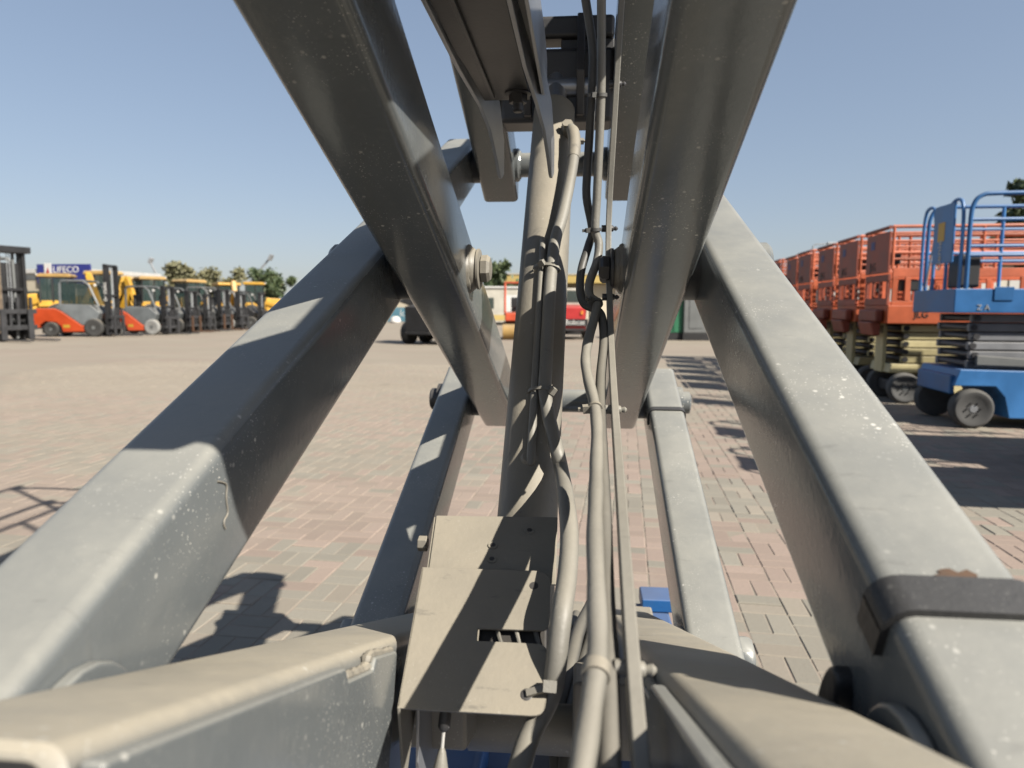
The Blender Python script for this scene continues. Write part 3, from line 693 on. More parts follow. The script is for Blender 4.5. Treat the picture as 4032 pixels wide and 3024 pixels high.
# chassis, wheels and platform of the same machine
CHS = sb('chassis', MB().box((-.30, -.12, .09), (.30, 2.30, .30)), BLUEC, None, .012)
for sd in (-1, 1):
    sb('chassis_rail', MB().box((sd*.30-.06, -.12, .20), (sd*.30+.06, 2.30, .385)), BLUEC, CHS, .01)
    sb('end_post', MB().box((sd*.32-.05, 2.22, .386), (sd*.32+.05, 2.33, .43)), BLUEC, CHS, .006)
    for y in (.25, 1.95):
        mb = MB(); mb.lathe((sd*.285, y, .19), (sd, 0, 0), [(0, .165), (.01, .19), (.09, .19), (.10, .17), (.10, .10)], 32); wh = sb('wheel', mb, TYREG)
        mb = MB(); mb.lathe((sd*.385, y, .19), (sd, 0, 0), [(0, .1), (.004, .1), (.004, .05), (.012, .045)], 20); sb('rim', mb, BLUEC, wh)
q = at(2420, 2405, 2.18); sb('valve_cover', MB().box((q.x-.19, q.y-.05, .31), (q.x+.12, q.y+.05, q.z)), ARMD, CHS, .008)
q = at(1800, 2930, 1.45); sb('battery_cover', MB().box((q.x-.12, q.y-.15, .301), (q.x+.06, q.y+.1, .40)), BLUEC, CHS, .02, 3)
DK = sb('platform', MB().box((-.38, -.06, 2.545), (.38, 2.34, 2.70)), BLUEC, None, .01)
for x in (-.36, .36):
    for y in (-.04, .75, 1.55, 2.32): sb('rail_post', MB().cyl((x, y, 2.70), (x, y, 3.78), .02, 10), BLUEC, DK)
for z in (3.25, 3.78):
    pts = curve([(-.36,.1,z),(-.36,2.2,z),(-.30,2.31,z),(-.2,2.33,z),(.2,2.33,z),(.30,2.31,z),(.36,2.2,z),(.36,.1,z)], 5)
    sb('guard_rail', MB().tube(pts, .02, 10), BLUEC, DK)

# ================================================================== the yard around
def wheel(parent, x, y, r, wd, tyre, rim, axis='y', side=-1, z0=0.0):
    """wheel standing on the ground at local x, y (outer face at y, extending inwards)"""
    mb = MB(); ax = Vector((0, -side, 0)); p = Vector((x, y, r+z0)); s = ax
    mb.lathe(p, s, [(0, r*.62), (-.01, r*.70), (-.012, r*.86), (.012, r*.985), (wd*.2, r), (wd*.8, r), (wd-.01, r*.96), (wd, r*.6)], 28)
    w_ = mb.build('wheel', tyre, parent)
    nb = MB()
    for i in range(6):
        a = i*math.pi/3; q = p+Vector((math.cos(a), 0, math.sin(a)))*r*.32; nb.cyl(q+s*.012, q-s*.022, r*.045, 6)
    nb.build('wheel_nuts', DARK, w_)
    mb = MB(); mb.lathe(p+s*.02, -s, [(0, r*.64), (.004, r*.64), (.006, r*.5), (-.015, r*.40), (.012, r*.22), (.025, r*.18)], 20); mb.build('rim', rim, w_)
    return w_
def B(parent, name, a, b, mat, bevel=0.0): return MB().box(a, b).build(name, mat, parent, bevel)
def T(parent, name, pts, r, mat, n=8): return MB().tube(pts, r, n).build(name, mat, parent)
def outline(parent, name, pts, y0, y1, mat, bevel=.0):
    return MB().prism([Vector((x, y0, z)) for x, z in pts], (0, y1-y0, 0)).build(name, mat, parent, bevel)

# ---- small blue scissor lifts (left end at local x = 0, near side at y = 0)
def blue_lift(label, loc, rz, group=None):
    t = thing('parked_scissor_lift', label, 'scissor lift', loc, rz, group); L, Wd = 2.41, 1.17
    ch = outline(t, 'chassis', [(-.04, .48), (.02, .67), (L, .64), (L, .14), (1.95, .14), (1.90, .36), (1.72, .47), (1.5, .36), (1.45, .12), (.56, .12), (.50, .36), (.40, .48)], .06, Wd-.06, BLUE, .012)
    outline(t, 'side_tray', [(.9, .12), (.9, .56), (2.2, .56), (2.2, .12)], .0, .058, BLUE, .01)
    B(t, 'end_bumper', (-.06, .12, .38), (.0, Wd-.12, .60), BLUE, .02)
    for x in (.17, 1.72):
        for y, s in ((.02, -1), (Wd-.02, 1)): wheel(t, x, y, .225, .16, TYREM, STACKG, side=s)
    for k in range(6):
        z = .68+k*.105
        for y in (.16, Wd-.22): B(t, 'scissor_arm', (.12+.02*(k % 2), y, z), (L-.12, y+.06, z+.09), STACKG, .01)
        mb = MB(); mb.cyl((.17+.03*(k % 2), .14, z+.045), (.17+.03*(k % 2), Wd-.14, z+.045), .035, 14); mb.build('stack_pin', DARK, t)
    outline(t, 'bottom_arm', [(.2, .72), (.2, .83), (2.2, .70), (2.2, .665)], .095, .15, CONT, .008)
    B(t, 'beacon', (1.20, .02, .641), (1.28, .10, .76), AMBER, .012); B(t, 'tool_tube', (.80, .07, .70), (1.16, .13, .78), WHT, .02)
    dk = B(t, 'platform_deck', (-.12, 0, 1.31), (L+.05, Wd, 1.58), BLUE, .012)
    B(dk, 'deck_box', (.28, -.012, 1.45), (.48, -.001, 1.60), BLUE, .004)
    text('lettering', 'Z A', .085, STEELG, dk, FM((.18, -.004, 1.37), (1, 0, 0), (0, 0, 1)))
    def rail(pts, r=.024): T(t, 'guard_rail', curve(pts, 5), r, BLUE, 10)
    for y in (.03, Wd-.03):
        rail([(.0, y, 1.58), (0, y, 2.3), (.02, y, 2.50), (.10, y, 2.60), (.3, y, 2.62), (1.2, y, 2.62), (L, y, 2.62)])
        for z in (2.05, 2.34, 1.95): T(t, 'guard_rail', [(.0, y, z), (L, y, z)], .02, BLUE)
        for x in (.85, 1.65, L): T(t, 'rail_post', [(x, y, 1.58), (x, y, 2.62)], .022, BLUE)
    for y0, y1 in ((.06, .42), (.78, Wd-.04)):
        rail([(-.06, y0, 1.58), (-.06, y0, 2.3), (-.06, y0+.04, 2.52), (-.06, y0+.12, 2.58), (-.06, y1-.12, 2.58), (-.06, y1-.04, 2.52), (-.06, y1, 2.3), (-.06, y1, 1.58)], .02)
    pn = B(t, 'end_panel', (-.10, .20, 1.88), (-.075, .74, 2.56), BLUE, .01); B(pn, 'sticker', (-.104, .42, 2.14), (-.1005, .60, 2.36), STICK)
    text('lettering', 'Genie', .15, WHT, pn, FM((-.103, .52, 1.98), (0, 0, 1), (0, 1, 0)))
    B(t, 'control_box', (.04, .30, 1.60), (.26, .62, 1.98), BLACKP, .02); T(t, 'chain', curve([(-.05, .78, 2.3), (-.05, .9, 1.95), (-.05, 1.0, 1.62)], 4), .010, STEELG, 6)
    return t
def orange_lift(label, loc, rz, group=None, beacon=True):
    t = thing('parked_scissor_lift', label, 'scissor lift', loc, rz, group); L, Wd = 2.45, 1.02
    outline(t, 'chassis', [(0, .43), (.03, .56), (L, .56), (L, .16), (1.98, .16), (1.9, .42), (1.6, .42), (1.5, .14), (.6, .14), (.52, .36), (.42, .44)], .10, Wd-.10, CREAM, .012)
    B(t, 'axle_box', (.1, .14, .14), (.7, Wd-.14, .30), BLACKP, .02)
    for x in (.20, 1.78):
        for y, s in ((.0, -1), (Wd, 1)): wheel(t, x, y, .22, .17, TYREM, CONT, side=s)
    for k in range(5):
        z = .575+k*.112
        for y in (.12, Wd-.18): B(t, 'scissor_arm', (.16+.03*(k % 2), y, z), (L-.1, y+.06, z+.098), CREAM, .01)
        mb = MB(); mb.cyl((.21, .10, z+.05), (.21, Wd-.10, z+.05), .04, 14); mb.build('stack_pin', BLACKP, t)
    B(t, 'ladder', (-.02, .36, .42), (.04, .68, 1.10), CREAM, .01)
    dk = B(t, 'platform_deck', (-.10, 0, 1.14), (L+.05, Wd, 1.40), ORNG, .012)
    B(t, 'end_step', (-.22, .12, 1.16), (-.11, Wd-.12, 1.34), ORNB, .03)
    outline(t, 'end_guard', [(-.26, 1.16), (-.11, 1.159), (-.11, .96), (-.2, .96)], .22, Wd-.22, ORNB, .02)
    text('lettering', 'JLG', .13, BLACKP, dk, FM((.35, -.003, 1.27), (1, 0, 0), (0, 0, 1)))
    # lower frame of the deck extension, open windows
    for y in (.02, Wd-.05):
        for z0, z1 in ((1.40, 1.46), (1.80, 1.92)): B(t, 'side_rail', (-.05, y, z0), (L, y+.03, z1), ORNG, .006)
        for x in (-.05, .12, .62, 1.0, 1.6, 2.3): B(t, 'side_post', (x, y-.002, 1.461), (x+.07, y+.032, 1.799), ORNG, .006)
        for z in (2.05, 2.14, 2.22, 2.30, 2.38, 2.50): T(t, 'guard_rail', [(-.08, y+.015, z), (L, y+.015, z)], .016 if z < 2.5 else .024, ORNG)
        for x in (-.06, .5, 1.1, 1.7, L-.02): T(t, 'rail_post', [(x, y+.015, 1.92), (x, y+.015, 2.50)], .022, ORNG)
    pn = B(t, 'end_panel', (-.12, .03, 1.86), (-.09, Wd-.03, 2.44), ORNB, .008); T(t, 'top_rail', [(-.12, 0, 2.49), (-.12, Wd, 2.49)], .028, ORNB)
    text('lettering', 'JLG', .17, BLACKP, pn, FM((-.123, .66, 1.96), (0, -1, 0), (0, 0, 1)))
    B(pn, 'sticker', (-.124, .62, 2.22), (-.1205, .78, 2.34), NAVY)
    for z0, z1 in ((1.40, 1.50), (1.74, 1.84)): B(t, 'end_rail', (-.11, .03, z0), (-.07, Wd-.03, z1), ORNB, .006)
    for y in (.04, .34, .64, Wd-.1): B(t, 'end_post', (-.108, y, 1.501), (-.072, y+.06, 1.739), ORNB, .005)
    B(t, 'control_box', (-.02, .28, 1.99), (.14, .58, 2.16), BLACKP, .02)
    if beacon:
        B(t, 'power_box', (.08, .06, 1.60), (.34, .20, 1.76), BLACKP, .02); B(t, 'document_tube', (.30, .10, 1.50), (.44, .20, 1.72), WHT, .03)
    return t
bp0 = gnd(3828, 1688)                     # near front wheel of the blue lift
org = bp0-YX*.17-YY*.02
blue_lift('blue scissor lift with rounded guard rails parked in front of the orange lifts', org, YR)
# two more of its kind stand beside it just outside the view; only their shadows reach into the picture
for k, dy in ((0, -2.6), (1, -4.25)):
    blue_lift('blue scissor lift whose rails throw the shadow across the pavers' if k == 0 else 'blue scissor lift at the open end of the row of lifts', org+YY*dy+YX*.02, YR)
op = gnd(3537, 1589)-YX*.12
LBL = ['orange scissor lift next to the blue lift, cream stack below', 'orange scissor lift second along from the blue lift', 'orange scissor lift third along from the blue lift', 'orange scissor lift fourth along from the blue lift',
       'orange scissor lift fifth along from the blue lift', 'orange scissor lift at the street lamp end of the row']
for k in range(6): orange_lift(LBL[k], op+YY*(1.42*k+.03*math.sin(k*5))+YX*.05*math.sin(k*3.3), YR+.01*math.sin(k*7), 'orange scissor lifts in a row', k < 4)

# ---- forklifts: local x forward (mast in front), y to the left, near side y = -w/2
def forklift(label, loc, rz, body, cab, tyre, mast_h=2.2, big=1.0, cabin=True, brand=None, group=None, rim=None, z0=GZ, mword=None, forkm=None):
    t = thing('forklift', label, 'forklift', loc, rz, group); k = big; w2 = .58*k
    # x = 0 at the front axle
    outline(t, 'counterweight', [(-2.25*k, .36*k), (-2.30*k, .9*k), (-2.2*k, 1.12*k), (-1.45*k, 1.12*k), (-1.2*k, 1.0*k), (-.45*k, .45*k), (-.12*k, .44*k), (-.12*k, .20*k), (-1.2*k, .18*k), (-1.25*k, .40*k), (-1.42*k, .56*k), (-1.85*k, .60*k), (-2.05*k, .45*k), (-2.08*k, .34*k)], -w2, w2, body, .04*k)
    B(t, 'undertray', (-2.0*k, -w2+.06, .14*k), (.1*k, w2-.06, .40*k), BLACKP, .02)
    outline(t, 'side_panel', [(-1.2*k, 1.01*k), (-1.45*k, 1.16*k), (-1.2*k, 1.30*k), (-.1*k, 1.25*k), (.25*k, .95*k), (.1*k, .62*k), (-.25*k, .46*k), (-.45*k, .46*k)], -w2+.02, w2-.02, cab, .03*k)
    fr = [(-1.25*k, 1.15*k), (-1.22*k, 2.1*k), (-1.1*k, 2.2*k), (-.35*k, 2.2*k), (-.12*k, 2.05*k), (.22*k, 1.2*k)]
    for y in (-w2+.05, w2-.05): T(t, 'guard_post', [(x, y, z) for x, z in fr], .045*k, cab, 8)
    B(t, 'roof', (-1.2*k, -w2+.02, 2.18*k), (-.3*k, w2-.02, 2.24*k), cab, .02)
    for x in (-1.0, -.8, -.6): B(t, 'roof_bar', (x*k, -w2+.05, 2.241*k), ((x+.06)*k, w2-.05, 2.26*k), BLACKP)
    if cabin:
        gp = [(-1.15*k, 1.3*k), (-1.13*k, 2.08*k), (-.38*k, 2.12*k), (-.2*k, 2.0*k), (.12*k, 1.26*k)]
        for y in (-w2+.03, w2-.036): outline(t, 'side_window', gp, y, y+.006, GLASS)
        B(t, 'rear_window', (-1.235*k, -w2+.1, 1.3*k), (-1.225*k, w2-.1, 2.1*k), GLASS)
        B(t, 'lamp', (-1.30*k, -w2+.04, 1.62*k), (-1.22*k, -w2+.14, 1.78*k), WHT, .02); B(t, 'lamp', (-1.30*k, -w2+.04, 1.36*k), (-1.22*k, -w2+.14, 1.48*k), WHT, .02)
    else:
        B(t, 'seat', (-1.0*k, -.25*k, 1.15*k), (-.5*k, .25*k, 1.32*k), BLACKP, .05); B(t, 'seat_back', (-1.08*k, -.25*k, 1.32*k), (-.96*k, .25*k, 1.85*k), BLACKP, .05)
    B(t, 'headlamp', (.05*k, -w2+.05, 1.98*k), (.13*k, -w2+.17, 2.08*k), WHT, .03)
    T(t, 'steering_column', [(-.25*k, .05, 1.2*k), (-.4*k, .05, 1.5*k)], .03, BLACKP)
    st = B(t, 'sticker', (-1.15*k, -w2-.004, .36*k), (-.9*k, -w2+.001, .48*k), STICK)
    for x, r in ((0, .36*k), (-1.62*k, .29*k)):
        for y, sd in ((-w2-.04, -1), (w2+.04, 1)): wheel(t, x, y, r, .2*k, tyre, rim or CONT, side=sd)
    # mast, carriage, forks
    for y in (-.42*k, .30*k):
        B(t, 'mast_channel', (.38*k, y, .06), (.52*k, y+.12*k, mast_h), BLACKP, .01); B(t, 'inner_channel', (.50*k, y+.02, .10), (.60*k, y+.10*k, mast_h-.06), BLACKP, .01)
    for z in (mast_h-.12, mast_h*.55, .5*k): B(t, 'mast_crossbar', (.40*k, -.44*k, z), (.56*k, .44*k, z+.10), BLACKP, .01)
    for y in (-.2*k, .16*k): T(t, 'lift_ram', [(.46*k, y, .1), (.46*k, y, mast_h-.12)], .04*k, CONT)
    for y in (-.06, .04): T(t, 'mast_chain', [(.53*k, y, .5*k), (.53*k, y, mast_h-.1)], .015, STEELG)
    for z in (.30, .72): B(t, 'carriage_bar', (.62*k, -.55*k, z*k), (.70*k, .55*k, (z+.12)*k), DARK, .01)
    for y in (-.45, -.15, .05, .40): B(t, 'carriage_post', (.61*k, y*k, .30*k), (.68*k, (y+.06)*k, 1.15*k), DARK, .01)
    for y in (-.42, .28):
        B(t, 'fork_shank', (.70*k, y*k, .06), (.76*k, (y+.14)*k, .84*k), forkm or DARK, .01); B(t, 'fork', (.76*k, y*k, .05), (1.75*k, (y+.14)*k, .10), forkm or DARK, .01)
    if mword: text('lettering', mword, .17*k, WHT, t, FM((.45*k, -.425*k, mast_h*.62), (0, 0, 1), (-1, 0, 0)))
    return t
def pos(u, v): p = gnd(u, v, GZ); p.z = GZ; return p
def yaw_at(a): return YAW+rad(a)          # heading in the picture plane, 0 = facing right
f0 = forklift('large dark forklift with tall weathered mast in front of the yellow machines', pos(2, 1342), yaw_at(-22), FORKO, GREYP, TYREG, 3.40, 1.42, False, mword='DOOSAN')
B(f0, 'mast_head', (.30, -.72, 3.26), (.98, .72, 3.50), BLACKP, .02); text('lettering', 'DOOSAN', .15, WHT, f0, FM((.66, -.725, 3.38), (1, 0, 0), (0, 0, 1)))
B(f0, 'mast_channel', (.56, -.66, .1), (.76, -.50, 3.26), DARK, .01); B(f0, 'mast_channel', (.80, -.60, .3), (.98, -.44, 3.26), BARK, .01); B(f0, 'mast_panel', (.62, -.2, .4), (.66, .5, 2.9), BLACKP)
forklift('orange forklift with grey glazed cab and black mast', pos(400, 1324), yaw_at(4), FORKO, GREYP, TYRE, 3.1, 1.08, True, mword='DOOSAN')
forklift('orange forklift with open grey guard and pale front tyre', pos(629, 1317), yaw_at(-6), FORKO, GREYP, TYREG, 2.25, 1.0, False)
DRK = ['dark forklift beside the orange one with the pale tyre', 'dark forklift in the middle of the forklift row', 'dark forklift left of the pale tyred dark forklift', 'dark forklift with pale dusty front tyre', 'dark forklift at the far end of the forklift row']
for k, (u, v) in enumerate(((722, 1309), (787, 1305), (850, 1301), (917, 1298), (1000, 1293))):
    forklift(DRK[k], pos(u, v), yaw_at((-6, 2, -10, -3, 4)[k]), (BLACKP, CONT, GREYP, BLACKP, ORNB)[k], (GREYP, BLACKP, CONT, GREYP, BLACKP)[k], TYREG if k == 3 else TYRE, (2.12, 1.95, 2.25, 2.05, 2.15)[k], (1.0, .94, 1.05, 1.0, .98)[k], k == 1, group='dark forklifts', forkm=RUST if k in (0, 2) else None)

# ---- yellow loaders behind the forklifts
def loader(label, loc, rz, roof, boom, group=None, tall=1.0, dark=False):
    t = thing('backhoe_loader', label, 'loader', loc, rz, group); k = tall
    body = DARK if dark else YEL
    outline(t, 'bonnet', [(.35, .9), (.35, 2.0), (1.5, 1.9), (2.0, 1.7), (2.05, .85)], -.48, .48, YEL, .06)
    B(t, 'frame', (-1.7, -.5, .55), (2.1, .5, .95), BLACKP, .03)
    B(t, 'fender', (-1.2, -1.05, 1.25), (.2, -.55, 1.36), YEL, .03); B(t, 'fender', (-1.2, .55, 1.25), (.2, 1.05, 1.36), YEL, .03)
    B(t, 'cab_base', (-1.25, -.75, .95), (.3, .75, 1.62), YEL, .05)
    rf = outline(t, 'roof', [(-1.35, 2.9*k), (-1.38, 3.0*k), (-1.25, 3.12*k), (.15, 3.1*k), (.32, 2.98*k), (.30, 2.9*k)], -.85, .85, roof, .04)
    for x in (-1.2, -.45, .18):
        for y in (-.76, .76): T(t, 'cab_post', [(x, y, 1.5), (x*.97, y*.99, 2.92*k)], .045, BLACKP)
    for x0, x1 in ((-1.15, -.5), (-.4, .14)):
        for y in (-.755, .745): B(t, 'side_window', (x0, y, 1.6), (x1, y+.01, 2.86*k), GLASS)
    B(t, 'windscreen', (.19, -.7, 1.62), (.20, .7, 2.86*k), GLASS); B(t, 'rear_window', (-1.21, -.7, 1.62), (-1.20, .7, 2.86*k), GLASS)
    B(t, 'seat', (-.8, -.25, 1.56), (-.3, .25, 2.2), BLACKP, .06)
    for y in (-.6, .5): B(rf, 'work_lamp', (.30, y, 2.98*k), (.38, y+.16, 3.10*k), WHT, .03)
    for x, r in ((-.75, .72), (1.5, .52)):
        for y, sd in ((-1.08, -1), (1.08, 1)): wheel(t, x, y, r, .42, TYRE, YEL, side=sd)
    for y in (-.62, .5):
        outline(t, 'loader_arm', [(.2, 1.5), (.3, 1.75), (1.7, 1.25), (2.5, .65), (2.45, .45), (1.55, 1.0)], y, y+.12, YEL, .02)
    outline(t, 'bucket', [(2.45, .8), (2.5, .12), (3.2, .10), (2.85, .3), (2.7, .85)], -1.1, 1.1, YEL, .02)
    if boom:
        outline(t, 'backhoe_boom', [(-1.7, .9), (-1.95, 1.2), (-2.45, 2.4), (-2.2, 3.15), (-1.95, 3.05), (-2.1, 2.4), (-1.6, 1.3)], -.18, .18, YEL, .03)
        outline(t, 'dipper', [(-2.25, 3.2), (-1.95, 3.25), (-2.55, 1.3), (-2.8, 1.25)], -.13, .13, YEL, .03)
        outline(t, 'dig_bucket', [(-2.85, 1.3), (-2.45, 1.35), (-2.2, .8), (-2.5, .55), (-2.9, .8)], -.3, .3, BLACKP, .03)
        T(t, 'boom_ram', [(-1.75, 0, 1.45), (-2.1, 0, 2.7)], .06, STEELG)
    return t
def far(u, Y): p = at(u, 1208, Y); p.z = GZ; return p
loader('yellow backhoe loader with tall dark cab behind the tall mast', far(190, 38), yaw_at(200), YELD, True, tall=1.0)
loader('yellow loader with raised boom behind the glazed forklift', far(385, 44), yaw_at(176), YELD, True, tall=1.14)
LL = ['yellow loader with weathered roof behind the open orange forklift', 'yellow loader with long tan roof in front of the olive trees', 'yellow loader with ochre roof between two others', 'yellow loader with short ochre roof beside the dark bush']
for k, (u, Y, a, tl) in enumerate(((628, 46, 40, 1.05), (775, 50, 60, 1.03), (885, 53, 130, .99), (1030, 56, 20, 1.04))):
    loader(LL[k], far(u, Y), yaw_at(a), YEL if k > 1 else YELD, k % 2 == 0, 'yellow loaders behind the forklifts', tl)
loader('yellow loader with dark cab just right of the glazed forklift', far(505, 47), yaw_at(150), YELD, True, None, 1.05)
# telescopic booms of access platforms standing further off
for u0, v0, u1, v1, Y, nm in ((618, 1085, 590, 1030, 90, 'grey telescopic boom leaning left behind the yellow loaders'), (990, 1100, 1062, 1018, 85, 'pale telescopic boom rising right above the dark bush')):
    a, b = at(u0, v0, Y), at(u1, v1, Y); base = Vector((a.x, Y, GZ)); t = thing('boom_lift', nm, 'boom lift', base)
    B(t, 'chassis', (-1.6, -1.1, .3), (1.6, 1.1, 1.2), WHT, .05)
    for x in (-1.1, 1.1): wheel(t, x, -1.2, .5, .35, TYRE, CONT)
    for x in (-1.1, 1.1): wheel(t, x, 1.2, .5, .35, TYRE, CONT, side=1)
    B(t, 'turret', (-.9, -.8, 1.2), (.9, .8, 2.2), WHT, .05)
    p1, p2 = Vector((0, 0, 2.0)), a-base; p3 = b-base
    T(t, 'boom', [p1, p2], .18, STEELG, 8); T(t, 'boom_section', [p2, p3], .12, STEELG, 8)
    MB().bar(p3-Vector((.05, 0, .2)), p3+Vector((.3, 0, .45)), .7, .3).build('basket', STEELG, t)

# ---- buildings
t = thing('sign_building', 'white low building with blue shop sign band behind the yellow machines', 'building', far(176, 72), YAW+rad(-8))
def lx(u): return (u-150)/FPX*72
B(t, 'wall', (-16, 0, 0), (5.6, 12, 4.7), CRM, .02); B(t, 'parapet', (-16.02, -.12, 4.7), (5.62, 12.1, 5.15), WHT, .03); B(t, 'shadow_band', (-16, -.06, 4.0), (-.35, -.001, 4.55), CONT)
sg = B(t, 'sign_band', (-.35, -.35, 3.6), (5.9, -.121, 5.65), NAVY, .02); wp_ = B(sg, 'sign_panel', (.6, -.42, 3.5), (1.42, -.351, 5.75), WHT, .01)
drop = [(1.01, 5.3), (.88, 4.95), (.80, 4.6), (.84, 4.25), (1.01, 4.1), (1.18, 4.25), (1.22, 4.6), (1.14, 4.95)]
MB().prism([Vector((x, -.425, z)) for x, z in drop], (0, -.02, 0)).build('red_emblem', REDP, wp_)
text('lettering', 'LIFECO', .95, WHT, sg, FM((3.1, -.36, 5.05), (1, 0, 0), (0, 0, 1)), .02)
text('lettering', 'SAFETY', .42, WHT, sg, FM((2.9, -.36, 4.25), (1, 0, 0), (0, 0, 1)), .02)
for x in (-14, -11, -8, -5, -2): w_ = B(t, 'window', (x, -.05, 1.2), (x+1.6, -.001, 2.8), GLASS); B(w_, 'window_sill', (x-.1, -.12, 1.1), (x+1.7, -.05, 1.2), WHT)
t = thing('warehouse', 'long cream warehouse with yellow fascia behind the red loader', 'building', far(2150, 64), YAW)
B(t, 'wall', (-7, 2.5, 0), (12, 14, 3.9), CRM, .02); B(t, 'fascia', (-7.3, -.4, 3.45), (12.3, 2.4, 4.15), YBAND, .03); B(t, 'roof_edge', (-7.35, -.45, 4.15), (12.35, 14.1, 4.28), CRM, .02)
for x in (-6.8, -3.4, -.1, 3.3, 6.6, 11.6): B(t, 'column', (x, -.2, 0), (x+.5, .3, 3.45), CRM, .02)
for x in (-5.5, 1.2, 5): d0 = B(t, 'door', (x, 2.42, 0), (x+2.2, 2.499, 2.9), BLACKP)
B(t, 'office_front', (4.1, .6, 0), (6.4, 2.45, 3.40), CRM, .02); B(t, 'window', (-2.6, 2.43, 1.2), (-.6, 2.499, 2.4), GLASS)
t = thing('site_cabin', 'small cream site cabin behind the orange roller', 'cabin', far(1950, 52), YAW)
B(t, 'wall', (-1.9, 0, .2), (2.2, 2.4, 2.7), CRMP, .03); B(t, 'roof', (-2, -.1, 2.7), (2.3, 2.5, 2.82), WHT, .02); B(t, 'skid', (-1.8, .1, 0), (2.1, 2.3, .2), BLACKP); B(t, 'window', (-.9, -.02, 1.2), (-.1, -.001, 2.0), GLASS); B(t, 'door', (.8, -.02, .25), (1.6, -.001, 2.2), WHT); B(t, 'yellow_stripe', (-1.91, -.012, .35), (.7, -.001, .75), YBAND)
# banner fence
t = thing('banner_fence', 'pale blue advertising banner along the far fence', 'banner', far(1600, 60), YAW); B(t, 'panel', (-3.5, 0, .05), (3.5, .06, 1.25), SIGNB)
for x in (-3.5, -1.2, 1.2, 3.5): T(t, 'post', [(x, .1, 0), (x, .1, 1.5)], .04, STEELG)
text('lettering', 'koko', .85, WHT, t, FM((.30, -.004, .75), (1, 0, 0), (0, 0, 1)))
t = thing('white_boulder', 'white painted concrete block at the foot of the banner fence', 'block', far(1556, 57), YAW)
MB().lathe((0, 0, 0), (0, 0, 1), [(0, .40), (.1, .46), (.35, .42), (.5, .28), (.55, .1)], 14).build('block', WHT, t)

# ---- machines in the middle distance
def roller(label, loc, rz):
    t = thing('road_roller', label, 'road roller', loc, rz)
    for x in (-.75, .75):
        mb = MB(); mb.lathe((x, -.6, .36), (0, 1, 0), [(0, .30), (.01, .36), (1.19, .36), (1.2, .30)], 36); d_ = mb.build('drum', YELD, t)
        mb = MB(); mb.lathe((x, -.61, .36), (0, -1, 0), [(0, .12), (.03, .10)], 16); mb.build('drum_hub', BLACKP, d_)
        outline(t, 'drum_frame', [(x-.42, .42), (x-.36, .95), (x+.36, .95), (x+.42, .42), (x+.3, .8), (x-.3, .8)], -.66, -.615, FORKO)
    outline(t, 'front_body', [(.15, .55), (.15, 1.15), (1.05, 1.02), (1.1, .77), (.4, .75)], -.5, .5, FORKO, .05); outline(t, 'rear_body', [(-1.1, .77), (-1.05, 1.1), (-.2, 1.15), (-.2, .5), (-.4, .75)], -.5, .5, FORKO, .05)
    B(t, 'joint', (-.2, -.2, .5), (.15, .2, .9), BLACKP, .02); B(t, 'seat', (-.45, -.25, 1.15), (0, .25, 1.3), BLACKP, .05); B(t, 'seat_back', (-.52, -.25, 1.3), (-.42, .25, 1.75), BLACKP, .05)
    T(t, 'steering_wheel', curve([(.2+.05*math.sin(a), .18*math.cos(a), 1.5+.17*math.sin(a)) for a in [i*math.pi/6 for i in range(13)]], 2), .015, BLACKP, 6)
    for y in (-.5, .5): T(t, 'roll_bar_post', [(-.62, y, 1.0), (-.62, y, 2.35)], .045, FORKO)
    for y in (-.5, .5): T(t, 'canopy_bar', [(-.62, y, 2.35), (.6, y, 2.38)], .04, FORKO)
    T(t, 'roll_bar', [(-.62, -.5, 2.35), (-.62, .5, 2.35)], .045, FORKO); B(t, 'beacon', (-.66, -.05, 2.4), (-.58, .05, 2.5), GREEN, .02); B(t, 'yellow_box', (-1.05, -.52, .95), (-.75, -.501, 1.08), YBAND)
    return t
roller('small orange tandem roller with roll bar beside the red loader', pos(2035, 1334), YAW+rad(90))
def compact_loader(label, loc, rz, body, cabm, word=None):
    t = thing('compact_loader', label, 'loader', loc, rz)
    outline(t, 'body', [(-1.2, .45), (-1.25, 1.35), (-.6, 1.45), (.55, 1.4), (.8, .9), (.8, .35), (-1.1, .35)], -.52, .52, body, .05)
    B(t, 'lower_grille', (-1.26, -.5, .36), (1.0, .5, .46), BLACKP, .02)
    c_ = B(t, 'cab', (-.5, -.46, 1.42), (.6, .46, 2.15), cabm, .06); B(c_, 'side_window', (-.4, -.47, 1.55), (.5, -.461, 2.05), GLASS); B(c_, 'side_window', (-.4, .461, 1.55), (.5, .47, 2.05), GLASS); B(c_, 'rear_window', (-.512, -.36, 1.55), (-.501, .36, 2.05), GLASS)
    for x in (-.62, .55):
        for y, sd in ((-.85, -1), (.85, 1)): wheel(t, x, y, .40, .30, TYRE, CRMP if word else CONT, side=sd)
    for y in (-.75, .63): outline(t, 'lift_arm', [(-1.2, 1.5), (-1.1, 1.75), (.6, 1.45), (1.35, .6), (1.25, .4), (.5, 1.2)], y, y+.12, body, .02)
    outline(t, 'bucket', [(1.3, .75), (1.3, .12), (2.0, .10), (1.75, .3), (1.55, .8)], -.9, .9, BLACKP, .02)
    if word:
        B(t, 'black_stripe', (-1.3, -.62, .58), (-1.262, .62, .86), BLACKP); text('lettering', word, .30, WHT, t, FM((-1.305, -.08, .72), (0, -1, 0), (0, 0, 1)))
        for y in (-.42, .32): B(t, 'tail_lamp', (-1.28, y, 1.05), (-1.251, y+.10, 1.2), AMBER, .01)
    return t
